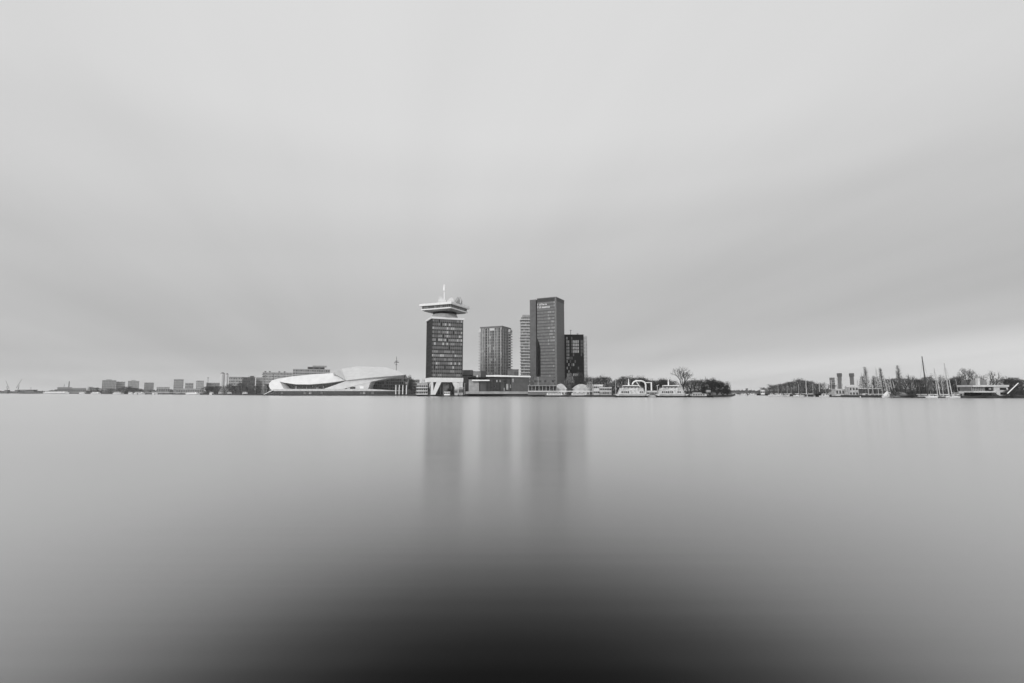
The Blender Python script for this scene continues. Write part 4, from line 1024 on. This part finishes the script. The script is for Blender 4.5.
G1 = 'bare trees behind the ferry landing'
for px, yt, w_, lab in ((589,376.4,9,'bare tree against the foot of the black tower'),(595,375.2,10,'bare tree just right of the black tower'),(601,374.9,10,'bare tree above the pale two-deck boat house'),
    (607,375.8,9,'bare tree ending the clump before the lamp post gap'),(612,380.4,7,'low bare tree in the gap beside the tall lamp post'),(619,377.0,9,'bare tree over the bow of the gantry ferry'),
    (624.5,375.4,10,'bare tree above the wheelhouse of the gantry ferry'),(631,375.2,11,'bare tree directly behind the arch of the gantry'),(637.5,375.6,11,'bare tree over the crown of the arched gantry'),
    (643.5,377.0,10,'bare tree at the right shoulder of the arched gantry'),(650,379.4,9,'bare tree behind the square portal of the gantry'),(657,379.8,9,'bare tree behind the slim posts between both ferries'),
    (663.5,378.8,9,'bare tree over the mast of the ferry near the big tree'),(670,379.6,9,'bare tree left of the big spreading bare tree'),(688,379.6,9,'bare tree low behind the big spreading one'),(695,379.2,9,'bare tree between the big spreading tree and the evergreen copse')):
    k_ = NTREE[0]; tree('pale' if px > 686 else ('round','misty','round')[k_ % 3], px, yt+(-1,.8,.3)[k_ % 3], 482 if px < 612 else 462, w_, lab, G1)
tree('open', 683.5, 364.8, 440, 17.5, 'tall spreading bare tree with open branches behind the second ferry')
G2 = 'evergreen copse at the end of the landing'
for px, yt, w_, lab in ((705,377.6,11,'evergreen tree at the near end of the dark copse by the pontoon'),(710.5,375.8,12,'highest evergreen tree of the dark copse'),(717,378.2,12,'evergreen tree just past the top of the dark copse'),(723,380.2,11,'evergreen tree on the falling slope of the dark copse'),(727.8,383.6,8,'lowest evergreen tree, at the water end of the dark copse')):
    tree('dense', px, yt, 446, w_, lab, G2)
for px, yt, w_, lab in ((570.0,373.0,13,'grey shrub between the two larger white marquees'),(579.5,371.6,14,'dark rounded shrub against the black tower')):
    tree('greybush' if px < 572 else 'bush', px, yt, 500, w_, lab)
# trees near the museum
tree('dense', 407.2, 373.0, 600, 7, 'dark tree at the end of the museum roof')
tree('round', 411.5, 378.0, 602, 6, 'bare tree filling the gap right of the dark museum tree')
tree('greybush', 408.6, 389.2, 592, 7, 'pale round shrub on the quay beside the white posts')
tree('round', 267.0, 383.0, 660, 6, 'dark bare tree below the double-armed pole mast')
tree('pale', 426, 377.6, 560, 6, 'pale bare tree just left of the lookout tower shaft')
for px, yt, w_, lab in ((449,388,6,'dark shrub in the shade under the lookout tower'),(436,389.6,4,'small dark shrub behind the white tower leg'),(465,387.5,5,'dark shrub against the pale annexe of the hall')):
    tree('bush', px, yt, 507, w_, lab)
# far left trees
G3 = 'trees along the far left bank'
for px, yt, w_, D, lab in ((91,387.2,6,1150,'round bare tree left of the largest far block'),(97,386.6,6,1130,'bare tree hard against the largest far block'),(110,388.2,7,1060,'bare tree before the largest far block'),
    (119,387.0,9,1000,'dark bare tree where the far treeline begins'),(125,386.6,9,990,'dark bare tree below the gap of the two pale blocks'),(131,386.4,9,980,'dark bare tree under the broad pale block'),(137.5,388.0,8,970,'dark bare tree at the end of that far treeline'),
    (149,388.4,8,930,'bare tree at the foot of the squat dark block'),
    (206,386.4,8,800,'dark bare tree beside the pale narrow block'),(212,385.4,8,790,'dark bare tree in front of the grey houses'),(218,385.0,8,790,'dark bare tree left of the white silos'),
    (224,384.6,8,780,'dark bare tree below the white silos'),(229,384.2,8,770,'dark bare tree at the corner of the wide office block'),(235,384.4,8,770,'dark bare tree before the wide office block'),
    (240,381.6,8,740,'bare tree between the office block and the brick block'),(247,384.8,8,735,'bare tree low before the brick block'),(256,385.4,7,720,'bare tree below the slim pale flats')):
    k_ = NTREE[0]; tree(('misty','round','misty','pale')[k_ % 4], px, yt+(-.6,.5,0,.9)[k_ % 4], D, w_*.85, lab, G3)  # paler twigs mixed in, distance haze put into the crown colour
# wooded bank of the marina
G4 = 'trees of the wooded marina bank'
for px, yt, w_, D, lab in ((760,389.6,7,700,'lowest bare tree at the tip of the wooded bank'),(764.5,386.8,8,680,'small rounded bare tree near the tip of the wooded bank'),(769,386.8,8,660,'bare tree beside the dip in the wooded bank'),
    (775,384.2,9,610,'bare tree after the dip in the wooded bank'),(781,383.0,10,590,'bare tree on the smooth slope of the wooded bank'),(787,382.0,10,570,'bare tree midway up the wooded bank'),(793,380.2,10,550,'bare tree below the summit of the wooded bank'),
    (799,378.0,10,540,'highest bare tree of the wooded bank'),(805,379.0,10,530,'bare tree behind the stout pale mast'),(811,379.4,10,520,'bare tree on the falling end of the wooded bank'),(816.5,382.2,8,510,'last bare tree of the wooded bank'),
    (822,382.8,8,505,'thin bare tree above the black moored barge'),(828,381.8,8,500,'thin bare tree left of the stepped grey flats'),(834.5,383.2,7,500,'thin bare tree in front of the first slim tower')):
    tree('misty' if px < 818 else 'pale', px, yt, D, w_*(.55 if px < 772 else 1), lab, G4)
G5 = 'poplars behind the marina'
for px, yt, w_, ln, lab in ((865.0,376.0,9,0,'short broad poplar beside the leaning one'),(868.5,367.4,6,-4,'tall leaning poplar first past the houseboat'),(875.6,376.0,8,0,'bushy poplar between two tall masts'),(884.4,367.8,6,-4,'tall leaning poplar above the tent-covered boat'),(880,377.0,7,0,'low poplar behind the tallest thin mast'),(901.4,365.8,7,-4,'tallest leaning poplar, over the turf mound')):
    tree('poplar', px, yt, 440, w_, lab, G5, lean=ln)
G6 = 'bare trees behind the marina'
for px, yt, w_, lab in ((892,377.4,9,'bare tree behind the crossing spars'),(898,378.6,9,'bare tree at the near foot of the tallest poplar'),(906,375.6,10,'bare tree just right of the tallest poplar'),(911.5,374.8,10,'bare tree behind the middle of the turf mound'),
    (917.5,376.0,9,'bare tree at the end of the turf mound'),(923,377.4,9,'bare tree behind the tallest dark mast'),(930.5,376.6,9,'bare tree left of the twin pale spars'),(937,377.6,9,'bare tree behind the twin pale spars'),
    (943,375.2,9,'bare tree left of the bright furled sail'),(950,376.4,9,'bare tree right of the bright furled sail'),(956,375.8,10,'bare tree above the tiny pale houseboat'),(962,376.2,10,'bare tree left of the spreading tree by the clubhouse')):
    k_ = NTREE[0]; tree(('misty','misty','pale','round','misty')[k_ % 5], px, yt+(-2.2,.9,-.8,1.6,-.2)[k_ % 5], 412, w_, lab, G6)
for px, yt, w_, lab in ((914,390.4,9,'dark shrub at the far end of the turf mound'),(925.5,387.0,12,'dark shrub at the foot of the tallest mast'),(897,387.6,10,'dark shrub behind the turf mound'),(942,388.4,9,'dark shrub between the two pale-sparred boats'),(955,385.8,11,'large dark shrub left of the bare tree by the clubhouse'),(963,385.4,10,'dark shrub at the trunk of the bare tree by the clubhouse'),(1014,388.6,14,'dark shrub under the white gangway'),(990,392.8,10,'grey shrub under the deck of the clubhouse')):
    tree('bush', px, yt, 376 if px < 970 else 356, w_, lab, 'dark shrubs along the marina bank')
tree('open', 969.5, 366.4, 372, 13, 'dark bare tree with open branches at the near end of the clubhouse')
for px, yt, w_, lab in ((977.5,373.2,11,'pale bare tree rising behind the glazed end of the clubhouse'),(990,371.2,14,'pale bare tree rising behind the clubhouse chimney'),(1000,377.4,10,'pale bare tree behind the end wall of the clubhouse')):
    tree('pale', px, yt, 400, w_, lab, 'pale bare trees behind the clubhouse')
for px, yt, w_, lab in ((1010,377.0,11,'bare tree over the white gangway'),(1017.5,375.4,10,'bare tree near the right edge beyond the pale low roof'),(1024,378.0,10,'bare tree cut by the right edge of the view')):
    tree('round', px, yt, 400, w_, lab, 'bare trees beyond the clubhouse')

for px, yt, w_, lab in ((647,378.2,10,'grey bare tree in the square portal opening of the gantry'),(654,378.8,10,'grey bare tree just past the square portal'),(660.5,378.4,10,'grey bare tree over the bow of the second ferry'),
    (667,378.2,10,'grey bare tree just left of the second ferry mast'),(674,379.4,10,'grey bare tree just right of the second ferry mast'),(691.5,378.6,10,'grey bare tree above the deckhouse of the dark pontoon'),(699,378.4,9,'grey bare tree leaning against the evergreen copse')):
    tree('misty', px, yt, 474, w_, lab, G1)

# distant woodland closing the view over the flat land
dw = MB(); rr = random.Random(99)
for k in range(5200):
    a = rr.uniform(-.95, .98); D = rr.uniform(2100, 2500); x = a*D*1.1; z = rr.random()**1.5*11*(0.6+.4*math.sin(a*37)+.25*math.sin(a*91))
    dw.add([(x-8,D,LAND+max(0,z-3)),(x+8,D+rr.uniform(-6,6),LAND+max(0,z-3)),(x+rr.uniform(-4,4),D,LAND+z+5)], [(0,1,2)])
o = dw.build('distant_woodland', TWIG); o['kind'] = 'stuff'; o['label'] = 'far low line of bare woodland on the horizon'; o['category'] = 'woodland'

# ------------------------------------------------------------------ haze
hm = bpy.data.materials.new('haze'); hm.use_nodes = True; nt = hm.node_tree
nt.nodes.remove(nt.nodes['Principled BSDF'])
pv = nt.nodes.new('ShaderNodeVolumePrincipled'); pv.inputs['Density'].default_value = 0.00008; pv.inputs['Color'].default_value = (1,1,1,1)
pv.inputs['Anisotropy'].default_value = 0.6
nt.links.new(pv.outputs['Volume'], nt.nodes['Material Output'].inputs['Volume'])
HZ = MB().box(-9500, 9500, -400, 7400, -4, 135).build('haze', hm); HZ['kind'] = 'stuff'

# ------------------------------------------------------------------ sky and sun
SUN_EL, SUN_ROT = R(27), R(203)
wd = bpy.data.worlds.new('World'); scn.world = wd; wd.use_nodes = True; nt = wd.node_tree
bg = nt.nodes['Background']; bg.inputs['Strength'].default_value = 0.1
sky = nt.nodes.new('ShaderNodeTexSky'); sky.sky_type = 'NISHITA'; sky.sun_disc = False
sky.sun_elevation = SUN_EL; sky.sun_rotation = SUN_ROT
bw = nt.nodes.new('ShaderNodeRGBToBW'); nt.links.new(sky.outputs['Color'], bw.inputs['Color'])
tc = nt.nodes.new('ShaderNodeTexCoord'); sx = nt.nodes.new('ShaderNodeSeparateXYZ'); nt.links.new(tc.outputs['Generated'], sx.inputs['Vector'])
def math_node(op, a, b_=None):
    n_ = nt.nodes.new('ShaderNodeMath'); n_.operation = op
    for i, v in enumerate((a, b_)):
        if v is None: continue
        if isinstance(v, (int, float)): n_.inputs[i].default_value = v
        else: nt.links.new(v, n_.inputs[i])
    return n_.outputs[0]
# cloud deck: brightness by elevation (stratus thins towards zenith, a grey bank low down)
rp = nt.nodes.new('ShaderNodeValToRGB'); cr = rp.color_ramp
stops = [(0.0, 7.6), (0.02, 6.5), (0.06, 5.15), (0.10, 4.7), (0.16, 4.8), (0.28, 5.5), (0.38, 6.25), (0.48, 6.75), (1.0, 7.3)]
while len(cr.elements) < len(stops): cr.elements.new(.5)
for e, (p_, v) in zip(cr.elements, stops): e.position = p_; e.color = (v/10, v/10, v/10, 1)
cr.interpolation = 'EASE'
# the low grey bank climbs towards the right
fade = math_node('MAXIMUM', math_node('SUBTRACT', 1.0, math_node('MULTIPLY', sx.outputs['Z'], 2.5)), 0.0)
kx = math_node('SUBTRACT', 1.0, math_node('MULTIPLY', math_node('MULTIPLY', sx.outputs['X'], .85), fade))
nt.links.new(math_node('MULTIPLY', sx.outputs['Z'], kx), rp.inputs['Fac'])
# long-exposure cloud streaks: noise on a flat deck overhead, stretched along the wind
zz = math_node('ADD', math_node('MAXIMUM', sx.outputs['Z'], 0.0), 0.12)
u = math_node('DIVIDE', sx.outputs['X'], zz); v = math_node('DIVIDE', sx.outputs['Y'], zz)
cb = nt.nodes.new('ShaderNodeCombineXYZ'); nt.links.new(u, cb.inputs[0]); nt.links.new(v, cb.inputs[1])
across = math_node('ADD', u, math_node('MULTIPLY', v, .22))     # the wind blows nearly straight away from the camera
def streaks(ka, kl, detail, lo, hi, seed):
    cb = nt.nodes.new('ShaderNodeCombineXYZ'); nt.links.new(math_node('MULTIPLY', across, ka), cb.inputs[0]); nt.links.new(math_node('MULTIPLY', v, kl), cb.inputs[1]); cb.inputs[2].default_value = seed
    nz = nt.nodes.new('ShaderNodeTexNoise'); nz.inputs['Scale'].default_value = 1.0; nz.inputs['Detail'].default_value = detail; nz.inputs['Roughness'].default_value = .5
    nt.links.new(cb.outputs[0], nz.inputs['Vector'])
    mr = nt.nodes.new('ShaderNodeMapRange'); mr.inputs['From Min'].default_value = .3; mr.inputs['From Max'].default_value = .7; mr.inputs['To Min'].default_value = lo; mr.inputs['To Max'].default_value = hi
    nt.links.new(nz.outputs['Fac'], mr.inputs['Value']); return mr.outputs['Result']
mod = math_node('MULTIPLY', streaks(.55, .10, 3, .92, 1.08, 3.7), streaks(1.9, .22, 4, .97, 1.03, 8.1))
cloud = math_node('MULTIPLY', math_node('MULTIPLY', rp.outputs['Color'], 10.0), mod)
tot = math_node('ADD', math_node('MULTIPLY', bw.outputs[0], 0.06), cloud)
nt.links.new(tot, bg.inputs['Color'])
sl = bpy.data.lights.new('sun', 'SUN'); sl.energy = 1.5; sl.angle = R(14); sl.color = (1, 1, 1)
so = bpy.data.objects.new('sun', sl); COL.objects.link(so)
# Nishita: rotation 0 = sun towards +Y, turning clockwise seen from above
sd = Vector((math.sin(SUN_ROT)*math.cos(SUN_EL), math.cos(SUN_ROT)*math.cos(SUN_EL), math.sin(SUN_EL)))
so.rotation_euler = (-sd).to_track_quat('-Z', 'Y').to_euler(); so.location = (0, 0, 200)

# ------------------------------------------------------------------ render settings
vs_ = scn.view_settings; vs_.view_transform = 'Standard'; vs_.look = 'None'; vs_.exposure = 0; vs_.gamma = 1; vs_.use_curve_mapping = False
scn.render.engine = 'CYCLES'
scn.cycles.use_denoising = True
scn.cycles.max_bounces = 6; scn.cycles.volume_bounces = 2
